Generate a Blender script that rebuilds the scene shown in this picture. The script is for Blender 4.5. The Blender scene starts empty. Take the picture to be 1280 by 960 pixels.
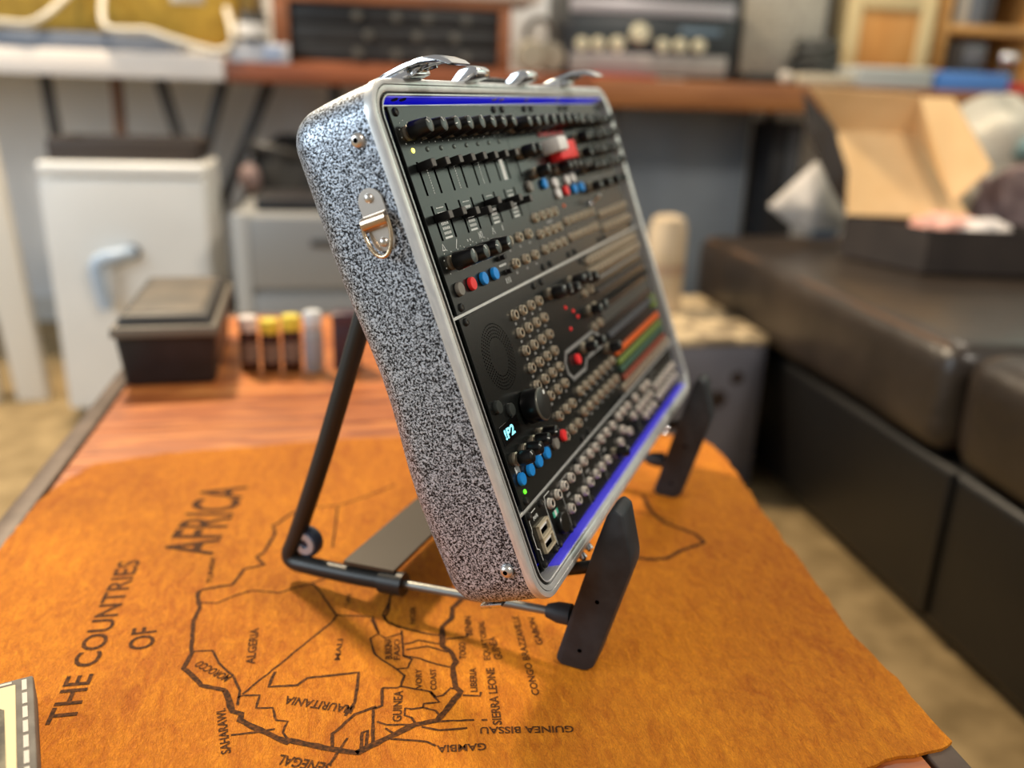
import bpy, bmesh, math, random
from mathutils import Vector, Matrix
random.seed(7)
SC = bpy.context.scene
COL = SC.collection

# ---------------------------------------------------------------- camera, world, lights, exposure
EYE = 0.835                                   # camera height above the floor (m); table top 0.45
def cam_matrix(pitch=0.3312, roll=-0.0346, yaw=0.186):
    f = Vector((math.sin(yaw) * math.cos(pitch), math.cos(yaw) * math.cos(pitch), -math.sin(pitch)))
    r = Vector((math.cos(yaw), -math.sin(yaw), 0))
    d = f.cross(r)
    r2 = r * math.cos(roll) + d * math.sin(roll)
    d2 = d * math.cos(roll) - r * math.sin(roll)
    m = Matrix((r2, -d2, -f)).transposed().to_4x4()
    m.translation = (0, 0, EYE)
    return m
cd = bpy.data.cameras.new('camera')
cam = bpy.data.objects.new('camera', cd); COL.objects.link(cam)
cam.matrix_world = cam_matrix()
cd.sensor_width = 36.0; cd.lens = 1074 / 1280 * 36
cd.clip_start = 0.02; cd.clip_end = 50
cd.dof.use_dof = True; cd.dof.focus_distance = 0.535; cd.dof.aperture_fstop = 2.7
SC.camera = cam

w = bpy.data.worlds.new('world'); SC.world = w; w.use_nodes = True
bg = w.node_tree.nodes['Background']
bg.inputs[0].default_value = (1.0, 0.97, 0.93, 1); bg.inputs[1].default_value = 0.30

def area(name, loc, target, sx, sy, power, color):
    l = bpy.data.lights.new(name, 'AREA'); l.shape = 'RECTANGLE'; l.size = sx; l.size_y = sy
    l.energy = power; l.color = color
    o = bpy.data.objects.new(name, l); COL.objects.link(o); o.location = loc
    o.rotation_euler = (Vector(target) - Vector(loc)).to_track_quat('-Z', 'Y').to_euler()
    return o
area('cool_side_light', (-2.6, 0.2, 1.5), (0.1, 0.7, 0.55), 1.6, 1.3, 58, (0.76, 0.89, 1.0))  # cool window light from the left
area('ceiling_lamp', (-0.75, 2.35, 2.45), (0.0, 0.75, 0.45), 0.28, 0.28, 92, (1.0, 0.81, 0.57))
area('ceiling_lamp', (1.25, -0.55, 2.4), (0.3, 0.7, 0.6), 0.35, 0.35, 34, (1.0, 0.90, 0.78))
area('ceiling_lamp', (1.5, 2.3, 2.45), (1.3, 2.2, 0.6), 0.35, 0.35, 16, (1.0, 0.86, 0.68))
vs = SC.view_settings
SC.display_settings.display_device = 'sRGB'
vs.view_transform = 'Standard'; vs.look = 'None'; vs.gamma = 1.0; vs.use_curve_mapping = False
vs.exposure = 0.0

# ---------------------------------------------------------------- materials
def srgb(r, g, b):
    f = lambda c: (c / 255 / 12.92) if c / 255 <= 0.04045 else ((c / 255 + 0.055) / 1.055) ** 2.4
    return (f(r), f(g), f(b), 1)
MATS = {}
def mat(name, rgb, rough=0.5, metal=0.0, spec=0.5, emit=None, strength=0.0, alpha=1.0, trans=0.0, coat=0.0):
    if name in MATS: return MATS[name]
    m = bpy.data.materials.new(name); m.use_nodes = True
    b = m.node_tree.nodes['Principled BSDF']
    b.inputs['Base Color'].default_value = srgb(*rgb)
    b.inputs['Roughness'].default_value = rough; b.inputs['Metallic'].default_value = metal
    b.inputs['Specular IOR Level'].default_value = spec
    b.inputs['Coat Weight'].default_value = coat
    b.inputs['Transmission Weight'].default_value = trans
    if emit:
        b.inputs['Emission Color'].default_value = srgb(*emit); b.inputs['Emission Strength'].default_value = strength
    MATS[name] = m
    return m
def noisy(name, c0, c1, scale=8, rough=0.5, metal=0.0, lo=0.35, hi=0.65, bump=0.0, stretch=(1, 1, 1), detail=4, spec=0.5,
          bscale=None, dist=0.001, rot=(0, 0, 0), c2=None, distort=0.0):
    """two or three colour noise in object space, optional bump of its own scale"""
    if name in MATS: return MATS[name]
    m = bpy.data.materials.new(name); m.use_nodes = True
    nt = m.node_tree; b = nt.nodes['Principled BSDF']
    tc = nt.nodes.new('ShaderNodeTexCoord'); mp = nt.nodes.new('ShaderNodeMapping')
    mp.inputs['Scale'].default_value = stretch; mp.inputs['Rotation'].default_value = rot
    nt.links.new(tc.outputs['Object'], mp.inputs['Vector'])
    n = nt.nodes.new('ShaderNodeTexNoise'); n.inputs['Scale'].default_value = scale; n.inputs['Detail'].default_value = detail
    n.inputs['Distortion'].default_value = distort
    nt.links.new(mp.outputs[0], n.inputs['Vector'])
    r = nt.nodes.new('ShaderNodeValToRGB')
    r.color_ramp.elements[0].position = lo; r.color_ramp.elements[0].color = srgb(*c0)
    r.color_ramp.elements[1].position = hi; r.color_ramp.elements[1].color = srgb(*c1)
    if c2:
        e = r.color_ramp.elements.new((lo + hi) / 2); e.color = srgb(*c2)
    nt.links.new(n.outputs['Fac'], r.inputs['Fac']); nt.links.new(r.outputs[0], b.inputs['Base Color'])
    b.inputs['Roughness'].default_value = rough; b.inputs['Metallic'].default_value = metal
    b.inputs['Specular IOR Level'].default_value = spec
    if bump:
        bp = nt.nodes.new('ShaderNodeBump'); bp.inputs['Strength'].default_value = bump; bp.inputs['Distance'].default_value = dist
        if bscale:
            n2 = nt.nodes.new('ShaderNodeTexNoise'); n2.inputs['Scale'].default_value = bscale; n2.inputs['Detail'].default_value = 3
            nt.links.new(mp.outputs[0], n2.inputs['Vector']); nt.links.new(n2.outputs['Fac'], bp.inputs['Height'])
        else:
            nt.links.new(n.outputs['Fac'], bp.inputs['Height'])
        nt.links.new(bp.outputs[0], b.inputs['Normal'])
    MATS[name] = m
    return m
def hide_material():
    m = bpy.data.materials.new('dyed_hide'); m.use_nodes = True
    nt = m.node_tree; b = nt.nodes['Principled BSDF']
    tc = nt.nodes.new('ShaderNodeTexCoord')
    def noise(scale, sx, sy, ang, det=4, dis=0.0):
        mp = nt.nodes.new('ShaderNodeMapping'); mp.inputs['Scale'].default_value = (sx, sy, 1); mp.inputs['Rotation'].default_value = (0, 0, ang)
        nt.links.new(tc.outputs['Object'], mp.inputs['Vector'])
        n = nt.nodes.new('ShaderNodeTexNoise'); n.inputs['Scale'].default_value = scale; n.inputs['Detail'].default_value = det
        n.inputs['Distortion'].default_value = dis
        nt.links.new(mp.outputs[0], n.inputs['Vector']); return n
    big = noise(6, 1.3, 1, 0.2, 5)
    fib = noise(48, 2.6, 1, 0.35, 5, 1.2)
    fin = noise(260, 3.0, 1, 0.5, 2, 1.6)
    r = nt.nodes.new('ShaderNodeValToRGB')
    r.color_ramp.elements[0].position = 0.30; r.color_ramp.elements[0].color = srgb(166, 87, 12)
    r.color_ramp.elements[1].position = 0.72; r.color_ramp.elements[1].color = srgb(218, 131, 20)
    nt.links.new(big.outputs['Fac'], r.inputs['Fac'])
    r2 = nt.nodes.new('ShaderNodeValToRGB')
    r2.color_ramp.elements[0].position = 0.30; r2.color_ramp.elements[0].color = srgb(158, 80, 10)
    r2.color_ramp.elements[1].position = 0.70; r2.color_ramp.elements[1].color = srgb(226, 146, 30)
    nt.links.new(fib.outputs['Fac'], r2.inputs['Fac'])
    mx = nt.nodes.new('ShaderNodeMix'); mx.data_type = 'RGBA'; mx.inputs[0].default_value = 0.42
    nt.links.new(r.outputs[0], mx.inputs[6]); nt.links.new(r2.outputs[0], mx.inputs[7])
    r3 = nt.nodes.new('ShaderNodeValToRGB')
    r3.color_ramp.elements[0].position = 0.34; r3.color_ramp.elements[0].color = (0.74, 0.70, 0.64, 1)
    r3.color_ramp.elements[1].position = 0.66; r3.color_ramp.elements[1].color = (1.18, 1.2, 1.22, 1)
    nt.links.new(fin.outputs['Fac'], r3.inputs['Fac'])
    mu = nt.nodes.new('ShaderNodeMix'); mu.data_type = 'RGBA'; mu.blend_type = 'MULTIPLY'; mu.inputs[0].default_value = 0.8
    nt.links.new(mx.outputs[2], mu.inputs[6]); nt.links.new(r3.outputs[0], mu.inputs[7])
    nt.links.new(mu.outputs[2], b.inputs['Base Color'])
    ad = nt.nodes.new('ShaderNodeMath'); ad.operation = 'ADD'
    nt.links.new(fib.outputs['Fac'], ad.inputs[0]); nt.links.new(fin.outputs['Fac'], ad.inputs[1])
    bp = nt.nodes.new('ShaderNodeBump'); bp.inputs['Strength'].default_value = 0.75; bp.inputs['Distance'].default_value = 0.0016
    nt.links.new(ad.outputs[0], bp.inputs['Height']); nt.links.new(bp.outputs[0], b.inputs['Normal'])
    b.inputs['Roughness'].default_value = 0.72; b.inputs['Specular IOR Level'].default_value = 0.25
    b.inputs['Sheen Weight'].default_value = 0.0
    return m
M_HIDE = hide_material()
M_PRINT = noisy('map_ink', (56, 36, 22), (112, 66, 30), 420, 0.75, lo=0.4, hi=0.75, spec=0.1)
M_HAMMER = noisy('hammered_enamel', (20, 23, 28), (206, 216, 228), 780, 0.38, 0.5, 0.42, 0.62, bump=0.35, detail=1.5, dist=0.0006, distort=0.6)
M_ALU = noisy('brushed_aluminium', (214, 216, 215), (230, 231, 228), 90, 0.32, 0.55, stretch=(1, 1, 6))
M_CHROME = mat('chrome', (232, 234, 236), 0.12, 1.0)
M_STEEL = mat('satin_steel', (214, 208, 200), 0.3, 0.85)
M_PANEL = mat('black_panel', (18, 20, 19), 0.24, spec=0.6)
M_BLACK = mat('matt_black', (9, 9, 9), 0.5)
M_KNOB = mat('knob_black', (13, 13, 14), 0.28)
M_KNOBTOP = mat('knob_cap_grey', (72, 80, 78), 0.25)
M_FADER = mat('fader_black', (14, 12, 12), 0.45)
M_FADEREND = mat('fader_end_grey', (92, 88, 84), 0.5)
M_NUT = mat('jack_nut', (206, 194, 172), 0.34, 0.8)
M_HOLE = mat('hole_black', (2, 2, 2), 0.9, spec=0.0)
M_INKW = mat('panel_print_white', (216, 220, 216), 0.6)
M_INKG = mat('panel_print_grey', (130, 130, 128), 0.6)
M_RED = mat('button_red', (235, 45, 48), 0.4)
M_BLUE = mat('button_blue', (18, 138, 222), 0.4)
M_GREY = mat('button_grey', (122, 118, 110), 0.45)
M_BLUESTRIP = mat('blue_glow_strip', (112, 106, 228), 0.3, emit=(4, 4, 255), strength=0.26)  # blue emission set in the material itself
M_RUBBER = noisy('dark_rubber', (30, 33, 36), (46, 50, 54), 60, 0.6)
M_TUBE = mat('stand_powder_coat', (44, 43, 40), 0.4, 0.3)
M_STRIP = mat('stand_strip', (66, 57, 44), 0.45, 0.2)
M_ROD = mat('stand_rod', (132, 132, 126), 0.35, 0.7)
M_LEDY = mat('led_yellow', (255, 250, 150), 0.4, emit=(255, 244, 110), strength=2.2)
M_LEDG = mat('led_green', (120, 255, 60), 0.4, emit=(90, 255, 40), strength=1.5)
M_LEDO = mat('led_orange', (214, 96, 26), 0.4, emit=(255, 105, 18), strength=0.1)
M_LEDR = mat('led_red', (255, 50, 50), 0.4, emit=(255, 45, 50), strength=0.06)
M_LEDGR = mat('led_moss', (110, 130, 60), 0.4, emit=(120, 140, 50), strength=0.12)
M_LEDOFF = mat('led_clear', (110, 118, 112), 0.2)
M_OLED = mat('screen_glyphs', (150, 240, 255), 0.4, emit=(130, 235, 255), strength=1.3)
M_TEAL = mat('teal_tape', (70, 180, 150), 0.5)
M_WHITE = mat('white_plastic', (232, 230, 226), 0.45)

# ---------------------------------------------------------------- mesh helpers
def finish(bm, name, mats, parent=None, loc=(0, 0, 0), smooth=40, rot=None):
    me = bpy.data.meshes.new(name)
    bmesh.ops.recalc_face_normals(bm, faces=bm.faces[:])
    bm.to_mesh(me); bm.free()
    for m in (mats if isinstance(mats, (list, tuple)) else [mats]): me.materials.append(m)
    if smooth:
        for p in me.polygons: p.use_smooth = True
        me.set_sharp_from_angle(angle=math.radians(smooth))
    return link(me, name, parent, loc, rot)
def link(me, name, parent=None, loc=(0, 0, 0), rot=None):
    o = bpy.data.objects.new(name, me); COL.objects.link(o)
    o.parent = parent; o.location = loc
    if rot: o.rotation_euler = rot
    return o
def merge(bm, t, mi=0, M=None):
    if M is not None: bmesh.ops.transform(t, matrix=M, verts=t.verts[:])
    for f in t.faces: f.material_index = mi
    me = bpy.data.meshes.new('tmp'); t.to_mesh(me); t.free(); bm.from_mesh(me); bpy.data.meshes.remove(me)
def box(bm, x0, x1, y0, y1, z0, z1, mi=0, bev=0.0, seg=2, M=None):
    t = bmesh.new(); bmesh.ops.create_cube(t, size=1)
    for v in t.verts:
        v.co = Vector(((x0 + x1) / 2 + v.co.x * (x1 - x0), (y0 + y1) / 2 + v.co.y * (y1 - y0), (z0 + z1) / 2 + v.co.z * (z1 - z0)))
    if bev: bmesh.ops.bevel(t, geom=t.edges[:], offset=bev, segments=seg, profile=0.5, affect='EDGES')
    merge(bm, t, mi, M)
def lathe(bm, prof, seg=20, mis=None, M=None, cap=True):
    t = bmesh.new(); rings = []
    for r, z in prof:
        if r < 1e-7: rings.append([t.verts.new((0, 0, z))])
        else: rings.append([t.verts.new((r * math.cos(2 * math.pi * k / seg), r * math.sin(2 * math.pi * k / seg), z)) for k in range(seg)])
    fm = []
    for i in range(len(prof) - 1):
        a, b = rings[i], rings[i + 1]
        for k in range(seg):
            k2 = (k + 1) % seg
            vs_ = [a[k % len(a)], a[k2 % len(a)], b[k2 % len(b)], b[k % len(b)]]
            u = []
            for v in vs_:
                if v not in u: u.append(v)
            if len(u) >= 3:
                f = t.faces.new(u); fm.append((f, mis[i] if mis else 0))
    for f, m in fm: f.material_index = m
    if M is not None: bmesh.ops.transform(t, matrix=M, verts=t.verts[:])
    me = bpy.data.meshes.new('tmp'); t.to_mesh(me); t.free(); bm.from_mesh(me); bpy.data.meshes.remove(me)
def tube(bm, pts, r, seg=10, mi=0, cap=True):
    pts = [Vector(p) for p in pts]; t = bmesh.new(); rings = []
    rs = r if isinstance(r, (list, tuple)) else [r] * len(pts)
    up = None
    for i, p in enumerate(pts):
        d = (pts[min(i + 1, len(pts) - 1)] - pts[max(i - 1, 0)]).normalized()
        if up is None:
            up = Vector((0, 0, 1)) if abs(d.z) < 0.9 else Vector((1, 0, 0))
        x = d.cross(up).normalized(); y = x.cross(d).normalized(); up = y
        rings.append([t.verts.new(p + (x * math.cos(2 * math.pi * k / seg) + y * math.sin(2 * math.pi * k / seg)) * rs[i]) for k in range(seg)])
    for a, b in zip(rings, rings[1:]):
        for k in range(seg): t.faces.new((a[k], a[(k + 1) % seg], b[(k + 1) % seg], b[k]))
    if cap: t.faces.new(rings[0][::-1]); t.faces.new(rings[-1])
    merge(bm, t, mi)
def prism(bm, poly, z0, z1, mi=0, M=None, bev=0.0):
    t = bmesh.new()
    a = [t.verts.new((x, y, z0)) for x, y in poly]; b = [t.verts.new((x, y, z1)) for x, y in poly]
    t.faces.new(a[::-1]); t.faces.new(b)
    n = len(poly)
    for i in range(n): t.faces.new((a[i], a[(i + 1) % n], b[(i + 1) % n], b[i]))
    if bev: bmesh.ops.bevel(t, geom=t.edges[:], offset=bev, segments=2, profile=0.5, affect='EDGES')
    merge(bm, t, mi, M)
def sheet(bm, pts3, th, mi=0):
    """a flat polygon given by 3D points, thickened along its normal"""
    pts = [Vector(p) for p in pts3]
    n = Vector((0, 0, 0))
    for i in range(len(pts)): n += (pts[i] - pts[0]).cross(pts[(i + 1) % len(pts)] - pts[0])
    n.normalize(); t = bmesh.new()
    a = [t.verts.new(p - n * th / 2) for p in pts]; b = [t.verts.new(p + n * th / 2) for p in pts]
    t.faces.new(a[::-1]); t.faces.new(b)
    for i in range(len(pts)): t.faces.new((a[i], a[(i + 1) % len(pts)], b[(i + 1) % len(pts)], b[i]))
    merge(bm, t, mi)
def smooth_pts(pts, k=4):
    """Catmull-Rom through the points"""
    P = [Vector(p) for p in pts]; out = []
    for i in range(len(P) - 1):
        p0, p1, p2, p3 = P[max(i - 1, 0)], P[i], P[i + 1], P[min(i + 2, len(P) - 1)]
        for j in range(k):
            s = j / k
            out.append(0.5 * ((2 * p1) + (p2 - p0) * s + (2 * p0 - 5 * p1 + 4 * p2 - p3) * s * s + (3 * p1 - p0 - 3 * p2 + p3) * s ** 3))
    out.append(P[-1]); return out
def rrect(x0, x1, y0, y1, r, d=0.0, seg=8):
    """rounded rectangle pushed outwards by d"""
    out = []
    for cx, cy, a0 in ((x1 - r, y1 - r, 0), (x0 + r, y1 - r, 90), (x0 + r, y0 + r, 180), (x1 - r, y0 + r, 270)):
        for k in range(seg + 1):
            a = math.radians(a0 + 90 * k / seg)
            out.append((cx + (r + d) * math.cos(a), cy + (r + d) * math.sin(a)))
    return out
def rot_z(a): return Matrix.Rotation(a, 4, 'Z')
def T(x, y, z): return Matrix.Translation((x, y, z))
def tag(o, label, cat, group=None):
    o['label'] = label; o['category'] = cat
    if group: o['group'] = group
    return o
def structure(o, label=None):
    o['kind'] = 'structure'
    if label: o['label'] = label
    return o
def empty(name, loc=(0, 0, 0), rz=0.0):
    o = bpy.data.objects.new(name, None); COL.objects.link(o); o.location = loc; o.rotation_euler = (0, 0, rz)
    o.empty_display_size = 0.05
    return o
def text_mesh(s, length, height, bold=0.0):
    """flat mesh of a line of capitals, baseline start at the origin, stretched to length x height (m)"""
    c = bpy.data.curves.new('txt', 'FONT'); c.body = s; c.size = 1; c.offset = bold; c.resolution_u = 3
    o = bpy.data.objects.new('txt', c); COL.objects.link(o)
    dg = bpy.context.evaluated_depsgraph_get(); dg.update()
    me = bpy.data.meshes.new_from_object(o.evaluated_get(dg))
    bpy.data.objects.remove(o); bpy.data.curves.remove(c)
    xs = [v.co.x for v in me.vertices]; ys = [v.co.y for v in me.vertices]
    x0, x1, y0, y1 = min(xs), max(xs), min(ys), max(ys)
    for v in me.vertices:
        v.co.x = (v.co.x - x0) / (x1 - x0) * length; v.co.y = (v.co.y - y0) / (y1 - y0) * height; v.co.z = 0
    return me

# ---------------------------------------------------------------- the room
M_FLOOR = noisy('beige_floor', (132, 110, 72), (168, 143, 100), 14, 0.75, detail=6, bump=0.2, bscale=220)
M_WALL = noisy('grey_wall', (214, 216, 217), (226, 227, 226), 3, 0.8)
bm = bmesh.new(); box(bm, -3.2, 3.0, -2.6, 3.2, -0.05, 0.0)
structure(finish(bm, 'floor', M_FLOOR, smooth=0), 'beige floor')
bm = bmesh.new(); box(bm, -3.2, 3.0, 3.2, 3.3, 0.0, 2.7)
structure(finish(bm, 'wall_back', M_WALL, smooth=0), 'pale grey wall behind the workbench')
bm = bmesh.new(); box(bm, 2.9, 3.0, -2.6, 3.2, 0.0, 2.7)
structure(finish(bm, 'wall_right', M_WALL, smooth=0), 'pale grey wall behind the sofa')
# unseen glowing pane and frame, added for the panel to reflect
bm = bmesh.new(); box(bm, 2.884, 2.892, 0.95, 3.05, 1.28, 2.42)
glow_pane = structure(finish(bm, 'added_glow_pane', mat('cool_side_light', (200, 214, 206), 0.3, emit=(214, 240, 226), strength=0.95), smooth=0), 'wide added glowing pane above the sofa')
for y0, y1, z0, z1 in ((0.90, 3.10, 1.23, 1.28), (0.90, 3.10, 2.42, 2.47), (0.90, 0.95, 1.28, 2.42), (3.05, 3.10, 1.28, 2.42), (1.98, 2.02, 1.28, 2.42)):
    bm = bmesh.new(); box(bm, 2.870, 2.899, y0, y1, z0, z1, bev=0.003)
    finish(bm, 'added_pane_frame', mat('pane_frame_white', (226, 226, 222), 0.5), glow_pane)
bm = bmesh.new(); box(bm, -3.2, 2.9, 3.185, 3.2, 0.0, 0.09, bev=0.004)
structure(finish(bm, 'baseboard_back', mat('skirting', (196, 194, 188), 0.6), smooth=0))

# ---------------------------------------------------------------- coffee table
TB = (-0.327, 0.367, 0.24, 1.52); TZ = 0.447
table = tag(empty('coffee_table', (0.02, 0.88, 0)), 'low wooden coffee table with a dull metal rim, under the hide', 'table')
def tl(x, y, z): return (x - 0.02, y - 0.88, z)
M_RIM = noisy('table_rim', (76, 60, 48), (100, 82, 68), 30, 0.5, 0.1)
M_WOODS = [noisy('red_wood_%d' % i, a, b, 9, 0.4, stretch=(1.2, 9, 1), detail=6, c2=c, distort=0.7, bump=0.08, bscale=60)
           for i, (a, b, c) in enumerate([((138, 72, 32), (202, 128, 62), (178, 100, 46)), ((126, 62, 28), (194, 118, 56), (166, 90, 40)),
                                          ((150, 76, 34), (214, 142, 76), (188, 106, 50))])]
y = TB[2] + 0.022; i = 0
while y < TB[3] - 0.03:
    wd = min(0.105 + 0.012 * ((i * 37) % 5 - 2) / 2, TB[3] - 0.022 - y)
    bm = bmesh.new(); box(bm, -0.322 + 0.0, 0.322, 0, wd - 0.0012, -0.022, 0, bev=0.0008, seg=1)
    finish(bm, 'plank', M_WOODS[i % 3], table, tl(0.02, y, TZ), smooth=0)
    y += wd; i += 1
for x0, x1, y0, y1 in ((TB[0], TB[0] + 0.021, TB[2], TB[3]), (TB[1] - 0.021, TB[1], TB[2], TB[3]),
                       (TB[0] + 0.021, TB[1] - 0.021, TB[2], TB[2] + 0.021), (TB[0] + 0.021, TB[1] - 0.021, TB[3] - 0.021, TB[3])):
    bm = bmesh.new(); box(bm, x0 - 0.02, x1 - 0.02, y0 - 0.88, y1 - 0.88, TZ - 0.03, TZ + 0.0005, bev=0.0015)
    finish(bm, 'rim_bar', M_RIM, table)
for x in (TB[0] + 0.03, TB[1] - 0.03):
    for yy in (TB[2] + 0.03, TB[3] - 0.03):
        bm = bmesh.new(); box(bm, -0.02, 0.02, -0.02, 0.02, 0, TZ - 0.03, bev=0.002)
        finish(bm, 'leg', M_RIM, table, tl(x, yy, 0))

# ---------------------------------------------------------------- printed hide
HZ = 0.450
COAST=[(-43.5,765.7),(-66.9,746.6),(-78.1,727.2),(-81.1,725.9),(-77.9,710.8),(-84.6,677.7),(-90.5,670.9),(-82.8,657.1),(-98.5,651.8),(-104.6,628.5),(-113.2,627.9),(-126.5,624.6),(-129.5,622.1),(-129.3,614.9),(-124.9,598.8),(-126.9,582.6),(-123,548.3),(-121.5,542.4),(-124.2,525.9),(-117,516.9),(-109.5,505.5),(-93.3,498.2),(-89.6,487.7),(-85.8,476.4),(-80.1,473.2),(-80.2,467.4),(-49.2,443.1),(-47.9,445.1),(-23.5,434.2),(-6.2,428.6),(-7.3,428.8),(1.2,433.5),(12.2,439.6),(29,448.3),(43.7,450.3),(62,476),(59,480.9),(59,502.5),(62.1,507.9),(59.7,520.3),(54.7,527.2),(56.4,550.8),(64.8,561.1),(67,575),(75.9,586.1),(92.3,600.1),(120.5,609.9),(154.1,608.3),(190.8,616.5),(230.4,631.6),(249.2,626.1),(261.2,626.3),(277.5,637.3),(305.3,649.2),(302.6,665.2),(282,689.5),(279.2,697.3),(276.4,717),(279.5,749.6)]
BORDERS=[[(-126,605.8),(-112.8,604.1),(-100.8,613.1),(-88.1,618.7),(-66.4,612.4),(-55.1,618.3),(-41.7,624.1),(-33.1,604.7),(-22,575.8),(-24.6,567.9),(-46.9,538.4),(-81.5,492.8)],
 [(-22,575.8),(-7.9,573.3),(5.3,570.6),(9.3,549.2)],
 [(-121.4,543.8),(-107.8,543.4),(-101.5,528.4),(-90.4,513.4),(-83.6,496.9),(-83.4,482)],
 [(-84.3,489.5),(-81.4,491.5),(-70.1,490),(-71.2,478),(-60.9,476.6),(-57.6,464.3),(-50.5,462.2),(-52.9,452.4),(-47.9,445.1)],
 [(-62.3,513.7),(-65.2,498.2),(-46.3,497),(-40.1,504),(-5.6,505.3),(-8.3,474.2),(-14.6,462.6)],
 [(-21.9,432.9),(-22.2,447),(-8.3,463.4),(5.4,468.7)],
 [(-4.7,432.7),(-4.1,445.6),(-0.6,447),(-1.6,434.4)],
 [(18.2,587.7),(12.8,571.3),(16.3,562.7),(25.2,553.5)],
 [(-41.7,624.1),(-23.9,633.3),(-17.9,644.4)],
 [(2.9,543.4),(5.6,524.4),(10.9,516.7),(20.2,505.7),(28.1,505.6),(31.7,514.9),(25.8,519.7),(26.3,550.2)],
 [(2.9,543.4),(8.8,548.1),(13.7,542.1),(20.2,544.4),(26.7,546.9)],
 [(4.1,567.7),(9.4,548)],
 [(17,560.3),(13.9,567.6),(17.6,576.4),(19,593.2),(21.4,603)],
 [(17,560.3),(29.6,552),(44.6,543.5),(55.3,539.9)],
 [(25.8,519.7),(37.3,515.2),(46.6,508),(57.2,502.7)],
 [(27.2,532.9),(33.6,534.1),(37.7,536.8),(46.3,532.5),(54.9,529.3)],
 [(28.1,526.5),(43.4,528.7),(57.7,519.6)],
 [(20.2,505.7),(25.2,497.4),(22.2,486.7),(29.1,484),(41.7,478.7),(44.7,473),(49.5,474.1),(55.4,480.5),(60.5,478)],
 [(41.6,477.9),(46.5,467.5),(36.1,467.2),(35.3,463.9),(27.8,463.3),(23.9,464.6),(23,458.1),(27.3,455),(29.2,450.7)],
 [(35.3,463.9),(43.4,459.5),(45.3,455)],
 [(9.9,486.6),(9,469.2),(3.6,466.6),(2.3,434.9)],
 [(9.9,486.6),(19.2,485.3),(22.2,486.7)],
 [(5.6,454.8),(11.5,450.7),(29,448.3)],
 [(10.3,447.7),(15.5,442.3),(12.2,440.4)],
 [(43.7,449.5),(67.1,447.6)],
 [(71.6,447),(75.5,446.5)],
 [(33.3,446.1),(44,441.5),(61.8,440.9)],
 [(13.2,437.9),(35.5,432.5),(40.6,428.1)],
 [(62.8,472.3),(74.3,469.9),(75.2,473.9)],
 [(58.1,535.2),(73.8,536.4),(74.6,540.7)],
 [(-83.9,454.5),(-71.2,454.9),(-57.8,456.4)],
 [(-23.2,421.7),(-13,442.4)],
 [(-43.2,758.3),(-21.9,759.6),(8.5,778.9),(33.6,800.2)],
 [(-23.5,756.1),(-25.8,704.7),(-26.9,679.7)],
 [(216.3,711.1),(265.2,713.8),(291.2,691.2)]]
LABELS=[('THE COUNTRIES',-181.5,479.6,90.9,197.8,17.3),
 ('OF',-149.1,551.7,94.6,27.6,17.9),
 ('AFRICA',-126.9,678.4,83.4,133.8,44.7),
 ('ALGERIA',-76.7,524,91.6,42.8,6.4),
 ('MALI',-18.5,520.3,85.4,24.8,4.0),
 ('MOROCCO',-90.2,512,138.5,31.5,7.1),
 ('MAURITANIA',-8.2,471.3,160.3,46.9,7.8),
 ('SAHARAWI.',-82,439.4,101.9,42.1,5.9),
 ('SENEGAL',-21.7,421.7,158.3,32.9,8.1),
 ('GUINEA',21,452.5,85.0,29.7,6.1),
 ('GAMBIA',71.7,426.2,176.1,30.6,6.2),
 ('GUINEA BISSAU',129.2,433.7,173.3,59.7,6.2),
 ('SIERRA LEONE',84.3,440.9,86.2,57.0,6.1),
 ('LIBERIA',73,474.3,84.8,25.3,4.7),
 ('IVORY',36.4,481.2,86.9,22.4,4.4),
 ('COAST',46,479.9,86.2,22.5,4.2),
 ('BURKINA',18.2,516.9,88.8,24.5,5.5),
 ('FASO',23.2,515.3,86.9,24.3,4.4),
 ('CONGO BRAZZAVILLE',114.1,465.5,88.7,92.0,5.3),
 ('TOGO',69.9,510.1,84.7,19.6,5.1),
 ('EQUATORIAL',87.8,506.8,87.8,47.8,5.6),
 ('GUINEA',95.9,506.7,93.4,26.8,6.2),
 ('BENIN',77.8,537,85.6,24.6,5.1),
 ('NIGER',37.1,556.6,86.0,23.2,4.5),
 ('LIBYA',-11.7,590,86.5,14.6,3.4),
 ('TUNISIA',-121.1,633.6,94.2,42.0,4.4),
 ('GABON',127.8,519.4,89.5,34.5,5.3)]
hide = tag(empty('hide_map', (0.05, 0.6, HZ - 0.0025)), 'tan suede hide printed with a map of the countries of Africa, lying on the table', 'hide')
def hl(x, y, z=0.0): return (x - 0.05, y - 0.6, z + 0.0025)
outline = [(-305, 712), (-302, 802), (-290, 850), (-274.5, 882), (-214, 903), (-131, 911), (-63, 920), (-10, 926), (90, 925), (190, 918), (290, 912),
           (345, 906), (370, 899), (399, 887), (403, 844), (397, 776), (386, 687), (376, 590), (366, 510), (368, 440), (367, 387), (356, 382),
           (324, 380), (287, 373), (230, 366), (150, 352), (60, 338), (-60, 336), (-180, 345), (-290, 352), (-304, 430), (-309, 520), (-304, 620)]
pts = []
for i in range(len(outline)):
    a = Vector(outline[i]); b = Vector(outline[(i + 1) % len(outline)]); n = max(2, int((b - a).length / 9)); nn = (b - a).normalized()
    for k in range(n):
        p = a.lerp(b, k / n); j = random.uniform(-1.6, 1.6) if k else 0.0
        pts.append(((p.x + nn.y * j) / 1000, (p.y - nn.x * j) / 1000))
bm = bmesh.new()
vb = [bm.verts.new(hl(x, y, -0.0024)) for x, y in pts]; vt = [bm.verts.new(hl(x, y, 0)) for x, y in pts]
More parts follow.
